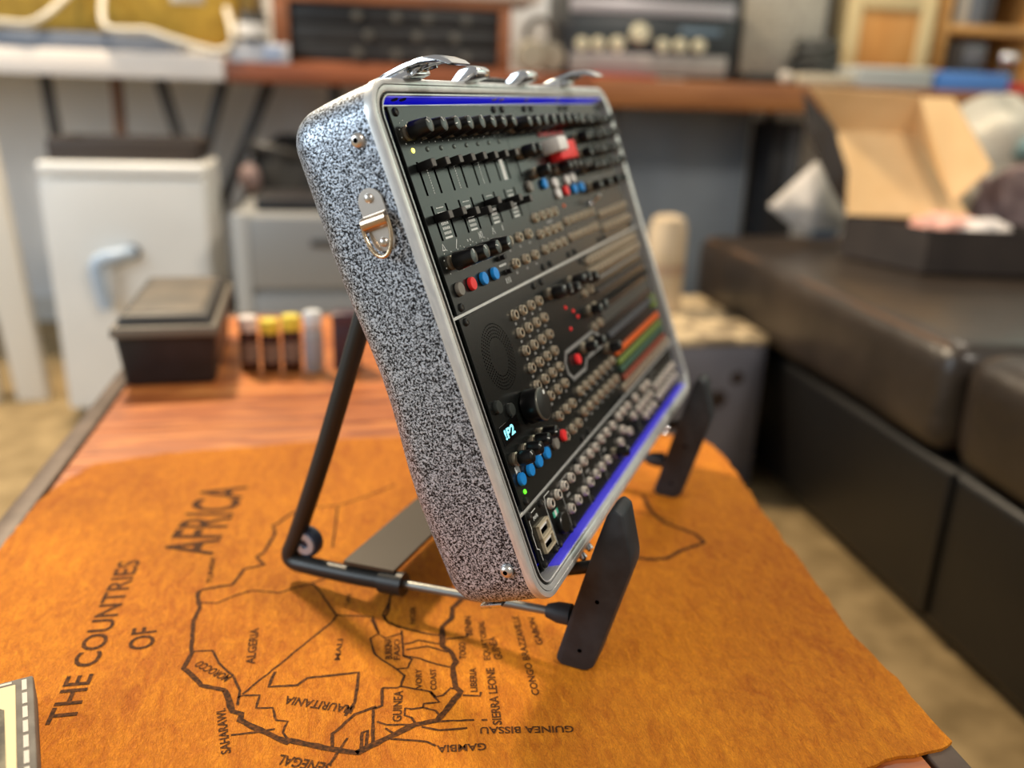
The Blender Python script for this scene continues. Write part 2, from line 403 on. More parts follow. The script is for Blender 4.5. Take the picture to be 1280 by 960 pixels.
for i in range(len(pts)):
    k = (i + 1) % len(pts); bm.faces.new((vb[i], vb[k], vt[k], vt[i]))
for ring in (vb, vt):
    bmesh.ops.triangle_fill(bm, use_beauty=True, edges=[bm.edges.get((ring[i], ring[(i + 1) % len(ring)])) for i in range(len(ring))])
finish(bm, 'hide_sheet', M_HIDE, hide, smooth=0)
def ribbon(bm, line, wd, z=0.00025, jitter=0.25):
    """a printed stroke: flat strip along the line (mm)"""
    P = [Vector((x, y)) for x, y in line]; Q = []
    for a, b in zip(P, P[1:]):
        n = max(1, int((b - a).length / 4))
        for k in range(n): Q.append(a.lerp(b, k / n) + Vector((random.uniform(-jitter, jitter), random.uniform(-jitter, jitter))))
    Q.append(P[-1]); L = []; Rr = []
    for i, p in enumerate(Q):
        d = (Q[min(i + 1, len(Q) - 1)] - Q[max(i - 1, 0)]).normalized(); n = Vector((-d.y, d.x)) * wd * random.uniform(0.85, 1.15) / 2
        L.append(bm.verts.new(hl((p.x + n.x) / 1000, (p.y + n.y) / 1000, z))); Rr.append(bm.verts.new(hl((p.x - n.x) / 1000, (p.y - n.y) / 1000, z)))
    for i in range(len(Q) - 1): bm.faces.new((L[i], Rr[i], Rr[i + 1], L[i + 1]))
bm = bmesh.new(); ribbon(bm, COAST[:13], 2.8); ribbon(bm, COAST[12:22], 3.4); ribbon(bm, COAST[21:], 4.2)
finish(bm, 'printed_coastline', M_PRINT, hide, smooth=0)
for i, b in enumerate(BORDERS):
    bm = bmesh.new(); ribbon(bm, b, 1.7 if i not in (4, 5, 6, 20) else 2.2, 0.0002); finish(bm, 'printed_border', M_PRINT, hide, smooth=0)
for s, x, y, ang, ln, h in LABELS:
    big = s in ('THE COUNTRIES', 'OF', 'AFRICA')
    me = text_mesh(s, ln / 1000, h / 1000, 0.014 if big else 0.022)
    me.materials.append(M_PRINT)
    link(me, 'printed_title' if big else 'printed_label', hide, hl(x / 1000, y / 1000, 0.0003), (0, 0, math.radians(ang)))

# ---------------------------------------------------------------- frame of the tilted case
CU = Vector((0.53245648, 0.84645738, 0)).normalized()          # along the panel
CV = Vector((0.31011285, -0.19507373, -0.93047099)).normalized()  # down the panel
CN = CU.cross(-CV).normalized()                                 # out of the panel
CP0 = Vector((0.020, 0.53076, EYE - 0.0123))                    # top left corner of the panel
C0 = Vector((CU.y, -CU.x, 0))                                   # horizontal, towards the front
CBOT = CP0 + CV * 0.317

# ---------------------------------------------------------------- folding stand
stand_base = Vector((CBOT.x, CBOT.y, HZ)) + CU * 0.19 - C0 * 0.11
stand = empty('folding_stand', stand_base)
stand.rotation_euler = (0, 0, math.atan2(CU.y, CU.x))
tag(stand, 'black folding tube stand with rubber hooks, holding up the open synthesizer case', 'stand')
def sl(u, n0, z): return Vector((u - 0.19, -(n0 + 0.11), z))     # along the case, towards the front, up
for u0 in (0.044, 0.342):
    sgn = 1 if u0 < 0.2 else -1
    bm = bmesh.new()                                             # upright and the thick tube of the foot, one bent tube
    up = [sl(u0 + 0.008, -0.1565, 0.262), sl(u0 + 0.008, -0.177, 0.200), sl(u0 + 0.006, -0.206, 0.112), sl(u0 + 0.004, -0.232, 0.040),
          sl(u0 + 0.003, -0.239, 0.022), sl(u0 + 0.002, -0.234, 0.016), sl(u0 + 0.001, -0.220, 0.0165), sl(u0, -0.180, 0.019), sl(u0, -0.137, 0.0225)]
    tube(bm, smooth_pts(up, 4), 0.0072, 14)
    finish(bm, 'tube_frame', M_TUBE, stand)
    bm = bmesh.new(); tube(bm, [sl(u0, -0.152, 0.0212), sl(u0, -0.132, 0.0228)], 0.0092, 16)
    finish(bm, 'collar', M_TUBE, stand)
    bm = bmesh.new(); tube(bm, [sl(u0, -0.136, 0.0228), sl(u0, -0.010, 0.033)], 0.0033, 10)
    finish(bm, 'rod', M_ROD, stand)
    bm = bmesh.new(); tube(bm, [sl(u0, -0.016, 0.0325), sl(u0, -0.008, 0.0332), sl(u0, 0.002, 0.034)], [0.005, 0.0075, 0.0078], 12)
    finish(bm, 'socket', M_RUBBER, stand)
    # rubber hook: leans forward, kinked near its top
    th = 0.013
    side = [(-0.004, 0.004), (0.000, 0.0), (0.018, 0.0), (0.024, 0.004), (0.0445, 0.086), (0.044, 0.094), (0.036, 0.126), (0.030, 0.129), (0.0255, 0.124), (0.0185, 0.098)]
    bm = bmesh.new(); t = bmesh.new()
    va = [t.verts.new(sl(u0 - th, a, z)) for a, z in side]; vb_ = [t.verts.new(sl(u0 + th, a, z)) for a, z in side]
    t.faces.new(va); t.faces.new(vb_[::-1])
    for i in range(len(side)): t.faces.new((va[i], vb_[i], vb_[(i + 1) % len(side)], va[(i + 1) % len(side)]))
    bmesh.ops.recalc_face_normals(t, faces=t.faces[:])
    bmesh.ops.bevel(t, geom=t.edges[:], offset=0.0022, segments=2, profile=0.5, affect='EDGES')
    merge(bm, t)
    hook = finish(bm, 'rubber_hook', M_RUBBER, stand)
    for a, z in ((0.0155, 0.016), (0.0255, 0.058)):
        bm = bmesh.new(); lathe(bm, [(0, 0.0), (0.0016, 0.0)], 10)
        # screw holes on the broad front face of the hook
        h = finish(bm, 'screw_hole', M_HOLE, hook)
        nrm = Vector((-math.sin(0), 0, 0))
        h.location = sl(u0 - th - 0.0002, a - 0.002, z); h.rotation_euler = (0, math.radians(-90), 0)
    bm = bmesh.new(); tube(bm, [sl(u0, 0.030, 0.0825), sl(u0, -0.075, 0.041)], 0.0045, 10)
    finish(bm, 'support_arm', M_TUBE, stand)
    bm = bmesh.new(); tube(bm, [sl(u0, -0.073, 0.044), sl(u0, -0.078, 0.028)], 0.004, 10)
    finish(bm, 'arm_post', M_TUBE, stand)
    # round hinge bolt in the bend
    bm = bmesh.new()
    lathe(bm, [(0, 0.0), (0.0115, 0.0), (0.0125, 0.002), (0.0125, 0.008), (0.011, 0.010), (0.0095, 0.010), (0.009, 0.0112), (0.004, 0.0112), (0.0035, 0.0095), (0, 0.0095)], 24,
          [0, 0, 0, 0, 0, 1, 1, 1, 0])
    bolt = finish(bm, 'hinge_bolt', [mat('bolt_dark', (40, 52, 70), 0.4), mat('bolt_zinc', (176, 190, 206), 0.35, 0.6)], stand)
    bolt.location = sl(u0 + 0.012, -0.224, 0.0345); bolt.rotation_euler = (0, math.radians(-90), 0)
bm = bmesh.new(); t = bmesh.new()                                # flat cross strip
c = [sl(0.042, -0.185, 0.0295), sl(0.042, -0.140, 0.0325), sl(0.344, -0.140, 0.0325), sl(0.344, -0.185, 0.0295)]
sheet(bm, c, 0.003)
finish(bm, 'cross_strip', M_STRIP, stand)

# ---------------------------------------------------------------- synthesizer case
case = empty('synthesizer_case')
case.matrix_world = Matrix.Translation(CP0 + CU * 0.211 + CV * 0.317 - CN * 0.03) @ Matrix((CU, -CV, CN)).transposed().to_4x4()
tag(case, 'open hammered grey synthesizer case with aluminium rim, tilted on a folding stand', 'synthesizer')
def L(u, v, n=0.0): return Vector(((u - 211) / 1000, (317 - v) / 1000, (n + 30) / 1000))
def mm(*a): return [x / 1000 for x in a]
OU0, OU1, OV0, OV1, OR = -15, 437, -4.5, 306.5, 13                # the opening
def ring_loft(bm, levels, seg=8, cap_last=False, wob=None, mi=0):
    rings = []
    for d, n in levels:
        ring = []
        for u, v in rrect(OU0, OU1, OV0, OV1, OR, d, seg): 
            nn = n + (wob(u, v, n) if wob else 0)
            ring.append(bm.verts.new(L(u, v, nn)))
        rings.append(ring)
    for a, b in zip(rings, rings[1:]):
        for k in range(len(a)):
            f = bm.faces.new((a[k], a[(k + 1) % len(a)], b[(k + 1) % len(b)], b[k])); f.material_index = mi
    if cap_last: bm.faces.new(rings[-1]).material_index = mi
    return rings
# shell, with long straight sides cut up so that the back edge can wave
def shell_path(d, steps=14):
    P = rrect(OU0, OU1, OV0, OV1, OR, d, 8); out = []
    for i, p in enumerate(P):
        q = P[(i + 1) % len(P)]; out.append(p)
        if math.dist(p, q) > 60:
            for k in range(1, steps): out.append((p[0] + (q[0] - p[0]) * k / steps, p[1] + (q[1] - p[1]) * k / steps))
    return out
def wave(u, v):
    return 3.2 * math.sin(v / 30 + u / 55) * math.exp(-((v - 190) / 110) ** 2) + 1.2 * math.sin(u / 40)
bm = bmesh.new(); rings = []
lev = [(10.2, -0.3), (10.4, -10), (10.2, -22), (9.8, -34), (9.2, -42)]
for k in range(1, 9):
    a = math.radians(90 * k / 8); lev.append((9.2 - 21 * (1 - math.cos(a)), -42 - 22 * math.sin(a)))
for d, n in lev:
    s = max(0, min(1, (-n - 20) / 40))
    rings.append([bm.verts.new(L(u, v, n - s * wave(u, v))) for u, v in shell_path(d)])
for a, b in zip(rings, rings[1:]):
    for k in range(len(a)): bm.faces.new((a[k], a[(k + 1) % len(a)], b[(k + 1) % len(b)], b[k]))
bm.faces.new(rings[-1])
finish(bm, 'shell', M_HAMMER, case, smooth=60)
# aluminium rim
bm = bmesh.new()
rim = [(0, -14), (0, 4.9), (0.4, 5.3), (1.2, 5.3), (1.4, 3.0), (2.5, 3.0), (2.8, 4.4), (3.6, 4.9), (6.3, 5.3), (6.6, 4.7), (7.0, 5.4), (8.8, 5.5), (10.4, 4.9), (11, 3.6), (11, -0.4), (10.0, -0.4)]
rr = ring_loft(bm, rim, 10)
bm.faces.ensure_lookup_table(); nk = len(rr[0])
for k in list(range(3 * nk, 5 * nk)) + list(range(8 * nk, 9 * nk)): bm.faces[k].material_index = 1
finish(bm, 'aluminium_rim', [M_ALU, mat('rim_groove', (40, 36, 34), 0.5)], case, smooth=35)
bm = bmesh.new()                                                 # black tray under the panels
ring_loft(bm, [(0.2, -13.5), (0.2, -16)], 8, True)
finish(bm, 'tray', M_BLACK, case, smooth=0)
for v0, v1 in ((-4.4, -3.8), (305.8, 306.4)):                    # blue strips on the inner walls, blue glow set in their material
    bm = bmesh.new(); a = L(OU0 + 8 if v0 < 0 else 16, v0, -13.4); b = L(OU1 - 8, v1, 4.4)
    box(bm, a.x, b.x, b.y, a.y, a.z, b.z)
    st = finish(bm, 'blue_strip', M_BLUESTRIP, case, smooth=0)
    if v0 < 0:
        for u in (9, 19, 158, 172, 224, 300):
            bm = bmesh.new(); lathe(bm, [(0, 1.1), (1.6, 1.0), (2.3, 0.4), (2.4, 0)], 14)
            bmesh.ops.scale(bm, vec=(0.001, 0.001, 0.001), verts=bm.verts[:])
            o = finish(bm, 'strip_screw', M_BLACK if u < 100 else M_STEEL, st); o.location = L(u, -3.8, 1.4); o.rotation_euler = (math.radians(90), 0, 0)
RV = [(0, 128.7), (131.1, 259.8), (262.3, 302.6)]                # three rows of modules
for v0, v1 in ((-1.1, -0.15), (128.9, 130.9), (260.0, 262.1), (302.8, 304.2)):
    bm = bmesh.new(); a = L(OU0 + 1, v1, -9); b = L(OU1 - 1, v0, -0.4 if v0 < 300 else -3)
    box(bm, a.x, b.x, a.y, b.y, a.z, b.z, bev=0.0002, seg=1)
    finish(bm, 'mounting_rail', M_ALU if v0 < 300 else M_BLACK, case, smooth=0)

# shared meshes of the controls (mm, standing on z = 0)
def proto(build, mats, smooth=40):
    bm = bmesh.new(); build(bm); bmesh.ops.scale(bm, vec=(0.001, 0.001, 0.001), verts=bm.verts[:])
    o = finish(bm, 'proto', mats, smooth=smooth); me = o.data; bpy.data.objects.remove(o); return me
def knob_build(r0, r1, h, flute=False):
    def f(bm):
        lathe(bm, [(0, 0), (4.6, 0), (4.6, 1.6), (3.4, 2.2), (3.4, 3.4), (r0 * 0.9, 3.4), (r0, 4.2), (r0 * 0.98, 6), (r1, h - 1.2), (r1 * 0.93, h - 0.3), (r1 * 0.8, h), (0, h + 0.5)], 22,
              [2, 2, 2, 2, 0, 0, 0, 0, 0, 1, 1])
        box(bm, -0.35, 0.35, r1 * 0.35, r1 * 0.95, h - 0.3, h + 0.35, 3)
    return f
ME_TALL = proto(knob_build(6.0, 4.7, 17), [M_KNOB, M_KNOBTOP, M_NUT, M_INKW])
ME_SMALLK = proto(knob_build(4.6, 4.0, 12), [M_KNOB, M_KNOBTOP, M_NUT, M_INKW])
ME_BLACKK = proto(knob_build(5.2, 4.4, 13), [M_KNOB, M_KNOB, M_NUT, M_INKW])
def bigk(bm):
    lathe(bm, [(0, 0), (4, 0), (4, 1.5), (11.2, 1.5), (11.8, 2.5), (11.6, 12.8), (11.2, 13.7), (10.6, 14), (0, 14)], 40, [0, 0, 0, 0, 0, 1, 1, 2])
    lathe(bm, [(0, 14.25), (1.5, 14.2), (1.7, 13.9)], 14, [3, 3], T(6.3, 5.2, 0))
ME_BIGK = proto(bigk, [M_KNOB, mat('knob_edge', (96, 96, 88), 0.3, 0.4), mat('knob_disc', (34, 34, 32), 0.35), M_INKW])
def jackb(bm):
    lathe(bm, [(0, 0), (3.9, 0), (3.9, 0.6), (3.5, 0.8), (3.5, 2.6), (3.1, 3.1), (2.3, 3.1), (2.0, 2.7), (1.9, 0.6), (0, 0.6)], 16, [0, 0, 0, 0, 0, 0, 0, 1, 1])
ME_JACK = proto(jackb, [M_NUT, M_HOLE])
ME_JACKW = proto(jackb, [mat('jack_bright', (238, 230, 218), 0.32, 0.6), M_HOLE])
def btn(mi):
    def f(bm): lathe(bm, [(0, 0), (4.7, 0), (4.7, 0.5), (4.3, 0.5), (4.3, 2.6), (4.0, 3.0), (0, 3.1)], 24, [0, 0, 0, 1, 1, 1])
    return f
ME_BTN = {k: proto(btn(0), [M_BLACK, m]) for k, m in (('red', M_RED), ('blue', M_BLUE), ('grey', M_GREY), ('white', M_WHITE), ('black', mat('button_black', (40, 44, 42), 0.4)))}
def fad(bm):
    box(bm, -2.9, 2.9, -2.6, 2.6, 0.6, 11, 0, 0.5)
    box(bm, -2.5, 2.5, -2.2, 2.2, 10.6, 11.25, 1)
    box(bm, -0.6, 0.6, -1.2, 1.2, -2, 1, 0)
ME_FADER = proto(fad, [M_FADER, M_FADEREND])
ME_FADERS = {k: proto(lambda bm: box(bm, -1.9, 1.9, -1.4, 1.4, 0, 5, 0, 0.4), [m]) for k, m in (('dark', M_FADER), ('grey', M_FADEREND), ('white', M_WHITE))}
def slotb(h):
    def f(bm): box(bm, -1.2, 1.2, -h, 0, -0.6, 0.06)
    return f
ME_SLOT = {h: proto(slotb(h), [M_HOLE], 0) for h in (21, 22)}
def ledb(bm): lathe(bm, [(1.6, 0), (1.6, 0.4), (1.2, 0.9), (0, 1.1)], 12)
ME_LED = {k: proto(ledb, [m]) for k, m in (('yellow', M_LEDY), ('off', M_LEDOFF), ('green', M_LEDG), ('red', M_LEDR), ('orange', M_LEDO))}
def scr(bm):
    lathe(bm, [(0, 0.7), (1.2, 0.7), (1.3, 1.5), (2.3, 1.3), (2.8, 0.3), (2.8, 0)], 14, [1, 1, 0, 0, 0])
ME_SCREW = proto(scr, [M_BLACK, mat('screw_socket', (120, 118, 112), 0.4, 0.6)])
def switchb(bm):
    box(bm, -3.4, 3.4, -1.9, 1.9, 0, 1.2, 0, 0.2, 1); box(bm, -3.0, 1.2, -1.6, 1.6, 1.2, 5.0, 0, 0.3, 1)
ME_SWITCH = proto(switchb, [M_FADER])
def toggleb(bm):
    lathe(bm, [(0, 0), (3.2, 0), (3.2, 2), (2.2, 3), (1.2, 3.4)], 14)
    tube(bm, [(0, 0, 3), (0, 3, 8), (0, 5, 12)], [1.0, 1.2, 1.6], 10)
ME_TOGGLE = proto(toggleb, [M_CHROME])
ME_LEDBAR = {k: proto(lambda bm: box(bm, -3.2, 3.2, -2.4, 2.4, 0, 3.0, 0, 0.4, 1), [m]) for k, m in (('orange', M_LEDO), ('moss', M_LEDGR), ('red', mat('bar_rust', (150, 70, 46), 0.5)), ('grey', mat('bar_grey', (86, 90, 96), 0.4)), ('teal', mat('bar_green', (64, 100, 82), 0.4)))}

class Module:
    def __init__(s, u0, u1, row, label=None, screws=True):
        s.u0 = u0; v0, v1 = RV[row]; s.v0 = v0; s.v1 = v1
        bm = bmesh.new(); box(bm, 0.00015, (u1 - u0) / 1000 - 0.00015, -(v1 - v0) / 1000, 0, -0.002, 0, bev=0.0002, seg=1)
        s.o = finish(bm, 'module_panel', M_PANEL, case, L(u0, v0, 0), smooth=0)
        if label: s.o['label'] = label
        s.bm = {}
        if screws:
            us = [u0 + 7.5] + ([u1 - 8.5] if u1 - u0 > 25 else [])
            for u in us:
                for v in (v0 + 3.4, v1 - 3.6): s.put(ME_SCREW, 'panel_screw', u, v)
    def put(s, me, name, u, v, n=0.0, rz=0.0):
        return link(me, name, s.o, ((u - s.u0) / 1000, -(v - s.v0) / 1000, n / 1000), (0, 0, rz) if rz else None)
    def ink(s, u0, u1, v0, v1, m=None):
        k = (m or M_INKW).name
        if k not in s.bm: s.bm[k] = bmesh.new()
        box(s.bm[k], (u0 - s.u0) / 1000, (u1 - s.u0) / 1000, -(v1 - s.v0) / 1000, -(v0 - s.v0) / 1000, -0.0002, 0.00006)
    def inkline(s, pts, wd, m=None):
        k = (m or M_INKW).name
        if k not in s.bm: s.bm[k] = bmesh.new()
        for (a, b), (c, d) in zip(pts, pts[1:]):
            ln = math.dist((a, b), (c, d)); ang = math.atan2(-(d - b), c - a)
            M = T((a - s.u0) / 1000, -(b - s.v0) / 1000, 0) @ rot_z(ang)
            box(s.bm[k], -wd / 2000, (ln + wd / 2) / 1000, -wd / 2000, wd / 2000, -0.0002, 0.00006, M=M)
    def done(s, name='panel_print'):
        for k, bm in s.bm.items(): finish(bm, name, MATS[k], s.o, smooth=0)
# --- row one, wide mixer module
m = Module(0, 162.4, 0, 'black mixer panel with rows of knobs, faders and round buttons')
for i in range(8):
    u = 13 + 19 * i
    m.put(ME_TALL, 'knob', u, 16.5, rz=random.uniform(-2.4, 2.4)); m.put(ME_LED['yellow' if i == 0 else 'off'], 'led', u, 27)
    m.put(ME_SLOT[21], 'fader_slot', u, 34); m.put(ME_SLOT[22], 'fader_slot', u, 61.4)
    m.put(ME_FADER, 'fader', u, 37.6 + (0.5 if i > 4 else 0))
    m.put(ME_FADER, 'fader', u, (69.5, 69.5, 71.5, 73, 68.5, 74, 70.5, 73)[i])
    for k in range(9):
        a = math.radians(-140 + k * 35); m.ink(u + 8 * math.sin(a) - 0.3, u + 8 * math.sin(a) + 0.3, 16.5 - 8 * math.cos(a) - 0.3, 16.5 - 8 * math.cos(a) + 0.3)
for i in range(3):
    for k in range(12): m.ink(22.3 + 37.8 * i, 23.0 + 37.8 * i, 36 + k * 1.6, 36.9 + k * 1.6)
m.ink(134.5, 140.5, 36.5, 55, M_INKW)
for i in range(4):
    u = 22.5 + 38 * i
    for j, v in enumerate((63, 66, 69, 72.5, 75.5, 78.5)):
        for k in range(5): m.ink(u - 4.4 + k * 2.0, u - 4.4 + k * 2.0 + (1.5 if j == 0 else 1.2), v, v + (0.6 if j == 0 else 1.7))
    m.ink(u - 5, u + 5, 81.6, 82.9)
for i, u in enumerate((14, 33, 52, 71)):
    m.put(ME_TALL, 'knob', u, 97.5, rz=0.6 * i)
    for k in range(9):
        a = math.radians(-140 + k * 35); m.ink(u + 8 * math.sin(a) - 0.35, u + 8 * math.sin(a) + 0.35, 97.5 - 8 * math.cos(a) - 0.35, 97.5 - 8 * math.cos(a) + 0.35)
m.inkline([(9, 89), (11, 85), (13, 89), (9, 89)], 0.6); m.inkline([(27, 90), (31, 85)], 0.7); m.ink(45, 46.2, 87, 88.6); m.ink(49, 50.2, 87, 88.6)
m.inkline([(64, 89), (64, 85), (66.5, 89), (66.5, 85), (69, 85), (69, 89)], 0.6); m.inkline([(86, 89), (88, 85), (90, 89)], 0.6); m.ink(104, 105, 85, 89)
for k, u in zip(('grey', 'red', 'blue', 'blue'), (11, 29, 47.5, 65.5)): m.put(ME_BTN[k], 'button', u, 114.3)
m.put(ME_SWITCH, 'slide_switch', 84, 106, rz=0.1); m.put(ME_SWITCH, 'slide_switch', 88, 116.5, rz=0.1)
for k in range(3): m.ink(83 + k * 3.2, 83.8 + k * 3.2, 120.5, 124.5)
for k in range(6): m.ink(79.5 + k * 2, 80.8 + k * 2, 110.6, 112)
for u in (105, 125, 144):
    for v in (97.5, 114): m.put(ME_JACK, 'jack', u, v); m.ink(u - 1.6, u + 1.6, v + 5.4, v + 7.4, M_INKG)
m.done()
# --- row one, second module
m = Module(162.4, 224, 0)
for u in (177, 196, 213): m.put(ME_TALL, 'knob', u, 17.5, rz=u)
m.put(ME_BLACKK, 'knob', 178, 38); m.put(ME_BLACKK, 'knob', 193, 38); m.put(ME_BTN['grey'], 'button', 174, 64); m.put(ME_BTN['blue'], 'button', 206, 64.5)
m.put(ME_BLACKK, 'knob', 197, 55); m.put(ME_SLOT[21], 'fader_slot', 168, 34)
for u in (166.8, 182, 197, 211):
    for v in (88, 101, 113.5): m.put(ME_JACK, 'jack', u, v)
m.ink(190, 203, 93, 95.5, M_INKG); m.done()
# --- row one, third module: red display, coloured buttons
m = Module(224, 312, 0, 'black sequencer panel with red display and coloured buttons')
for u in (233, 252, 271, 290, 305): m.put(ME_TALL, 'knob', u, 17.5, rz=u)
bm = bmesh.new(); box(bm, 0, 0.062, -0.0035, 0, 0, 0.001)
finish(bm, 'red_display', mat('display_red', (150, 16, 24), 0.3, emit=(200, 10, 20), strength=0.03), m.o, (0.006, -0.0235, 0), smooth=0)
bm = bmesh.new(); box(bm, 0, 0.044, -0.016, 0, 0, 0.012, bev=0.002)
finish(bm, 'red_switch', M_RED, m.o, (0.014, -0.034, 0))
bm = bmesh.new(); box(bm, 0, 0.022, -0.012, 0, 0, 0.017, bev=0.002)
finish(bm, 'white_switch', M_WHITE, m.o, (0.002, -0.031, 0))
for u in (250, 264, 278, 292, 304): m.put(ME_BLACKK, 'knob', u, 56, rz=u)
m.put(ME_BTN['white'], 'button', 231, 66); m.put(ME_BTN['white'], 'button', 231, 75); m.put(ME_BTN['red'], 'button', 252, 74.5); m.put(ME_BTN['white'], 'button', 262, 66)
m.put(ME_BTN['blue'], 'button', 275, 75); m.put(ME_BTN['blue'], 'button', 294, 75); m.put(ME_BTN['white'], 'button', 278, 65); m.put(ME_LED['orange'], 'led', 239, 86)
for u in range(232, 304, 14):
    for v in (99, 113): m.put(ME_JACK, 'jack', u, v)
m.put(ME_TOGGLE, 'toggle', 306, 92); m.done()
# --- row one, last module
m = Module(312, 424, 0)
for j, v in enumerate((18, 32, 46.5, 60)):
    for u in range(322, 420, 16): m.put(ME_BLACKK if (u + j) % 3 else ME_SMALLK, 'knob', u, v, rz=u + j)
for u in (322, 354, 386, 410): m.put(ME_SMALLK, 'knob', u, 78, rz=u)
for u in range(326, 420, 14):
    for v in (104, 117): m.put(ME_JACK, 'jack', u, v)
m.ink(318, 420, 70.5, 71.2, M_INKG); m.done()

# --- row two, speaker module with the jack grid
m = Module(0, 134, 1, 'black panel with a round speaker grille, jack grid and big dial')
bm = bmesh.new()
for r, n in ((13.2, 34), (15.4, 40), (17.6, 46), (19.8, 52), (22, 58)):
    for k in range(n):
        a = 2 * math.pi * (k + (r * 3 % 1)) / n
        lathe(bm, [(0, 0.00004), (0.0006, 0.00004)], 6, M=T((36 + r * math.cos(a)) / 1000, -(165 - m.v0 + r * math.sin(a)) / 1000, 0))
g = finish(bm, 'speaker_grille', M_HOLE, m.o, smooth=0); g['kind'] = 'stuff'
m.put(ME_BTN['black'], 'button', 9, 192); m.put(ME_BTN['black'], 'button', 25, 199); m.put(ME_BIGK, 'dial', 50, 205.5, rz=0.3)
for i, u in enumerate((76, 92, 108, 124)):
    for j, v in enumerate((146, 159, 172, 185, 198, 211)):
        m.put(ME_JACK, 'jack', u, v); m.ink(u - 1.4, u + 1.6, v + 5.2, v + 7.0, M_INKG)
bm = bmesh.new(); box(bm, 0, 0.028, -0.013, 0, 0, 0.0006, bev=0.0002, seg=1)
scn = finish(bm, 'screen', mat('screen_glass', (8, 8, 10), 0.15), m.o, (0.004, -(204 - m.v0) / 1000, 0), smooth=0)
me = text_mesh('!P2', 0.0155, 0.0068, 0.03); me.materials.append(M_OLED)
link(me, 'screen_glyphs', m.o, (0.0075, -(214.0 - m.v0) / 1000, 0.0008))
for i, u in enumerate((12, 28, 44, 59)): m.put(ME_BLACKK, 'knob', u, 228.5, rz=0.5 + i * 0.3)
for k, u in zip(('blue', 'blue', 'blue', 'blue', 'grey', 'red'), (9, 24.5, 40, 55.5, 74, 91)): m.put(ME_BTN[k], 'button', u, 241.3)
m.ink(7, 13.5, 232.5, 239, M_INKW); m.ink(30, 34, 232.5, 240, M_INKW); m.ink(46, 50, 232.5, 240, M_INKW); m.ink(24, 33, 232.2, 233)
m.put(ME_LED['green'], 'led', 10, 250.4)
for u in (96, 112, 126):
    for v in (228, 244): m.put(ME_JACK, 'jack', u, v)
m.done()
# --- row two, second module
m = Module(134, 246, 1)
for u in (150, 166, 184, 200, 216, 234): m.put(ME_BLACKK, 'knob', u, 146 + (u % 5), rz=u)
for u, v in ((173, 162), (187, 168), (193, 174), (170, 179)): m.put(ME_LED['red'], 'led', u, v)
m.inkline([(139, 199), (146, 192.5), (217, 192.5), (228, 199), (228, 208), (185, 208), (176, 214), (146, 214), (139, 207), (139, 199)], 3.0, M_INKG)
m.put(ME_BTN['red'], 'button', 162, 202.5); m.put(ME_SMALLK, 'knob', 184, 199); m.put(ME_SMALLK, 'knob', 206, 200)
for u in (222, 238):
    for v in (160, 176, 190): m.put(ME_SMALLK if v == 176 else ME_JACK, 'knob' if v == 176 else 'jack', u, v)
for u in range(144, 244, 15):
    for v in (225, 241): m.put(ME_JACK, 'jack', u + (4 if v == 225 else 0), v); m.ink(u - 2, u + 2, v + 5.4, v + 7.2, M_INKG)
m.put(ME_BLACKK, 'knob', 238, 214); m.done()
# --- row two, matrix module with bars of lit sliders
m = Module(246, 424, 1, 'dense sequencer panel with rows of orange and green sliders')
for u in range(253, 421, 10):
    for v in (137.5, 147.5): m.put(ME_JACK, 'jack', u, v)
    m.put(ME_FADERS['grey'], 'slider_cap', u, 165); m.put(ME_FADERS['dark'], 'slider_cap', u, 176); m.put(ME_LEDBAR['grey'], 'slider_bar', u, 205)
m.ink(250, 420, 155, 157, M_INKG); m.ink(252, 420, 184, 194, mat('panel_band_dark', (60, 62, 60), 0.4))
for k, v in (('orange', 222.5), ('moss', 231), ('teal', 238), ('red', 246)):
    for u in range(256, 418, 9): m.put(ME_LEDBAR[k], 'slider_bar', u, v)
for u in (406, 415):
    for v in (206, 213): m.put(ME_LEDBAR['moss'], 'slider_bar', u, v - 2)
for u in range(250, 421, 12): m.put(ME_JACK, 'jack', u, 254)
m.done()

# --- row three, small tiles
V1 = RV[2][0]
m = Module(0, 30.5, 2, 'black tile with two stacked USB sockets', screws=False)
for u in (5, 25.5):
    for v in (265.6, 299.4): m.put(ME_SCREW, 'panel_screw', u, v)
m.inkline([(3, 274), (3, 269), (6, 265), (16, 265)], 0.55); m.inkline([(3, 274), (1.4, 277), (1.4, 287), (4.5, 289), (4.5, 301)], 0.55)
me = text_mesh('PWR', 0.0075, 0.0026, 0.02); me.materials.append(M_INKW); link(me, 'panel_lettering', m.o, (0.0095, -(271 - V1) / 1000, 0.0001))
for v in (275.2, 285.2):
    bm = bmesh.new()
    for a, b, c_, d in ((8.6, 26, v, v + 1.3), (8.6, 26, v + 8.0, v + 9.3), (8.6, 9.8, v, v + 9.3), (24.8, 26, v, v + 9.3)):
        box(bm, a / 1000, b / 1000, -(d - V1) / 1000, -(c_ - V1) / 1000, -0.001, 0.0024, 0)
    box(bm, 0.0105, 0.0235, -(v + 3.6 - V1) / 1000, -(v + 1.9 - V1) / 1000, -0.0005, 0.0012, 1)
    box(bm, 0.0099, 0.0241, -(v + 7.6 - V1) / 1000, -(v + 0.9 - V1) / 1000, -0.0008, 0.0002, 2)
    finish(bm, 'usb_socket', [mat('usb_shell', (232, 220, 190), 0.35, 0.35), M_WHITE, M_HOLE], m.o, smooth=0)
m.done()
m = Module(30.5, 60, 2, screws=False)
m.put(ME_JACKW, 'jack', 38, 271.5); m.put(ME_JACKW, 'jack', 53, 271.5)
bm = bmesh.new(); box(bm, 0, 0.003, -0.004, 0, 0, 0.0003); box(bm, 0.003, 0.006, -0.004, 0, 0, 0.0003, 1); box(bm, 0.006, 0.009, -0.004, 0, 0, 0.0003)
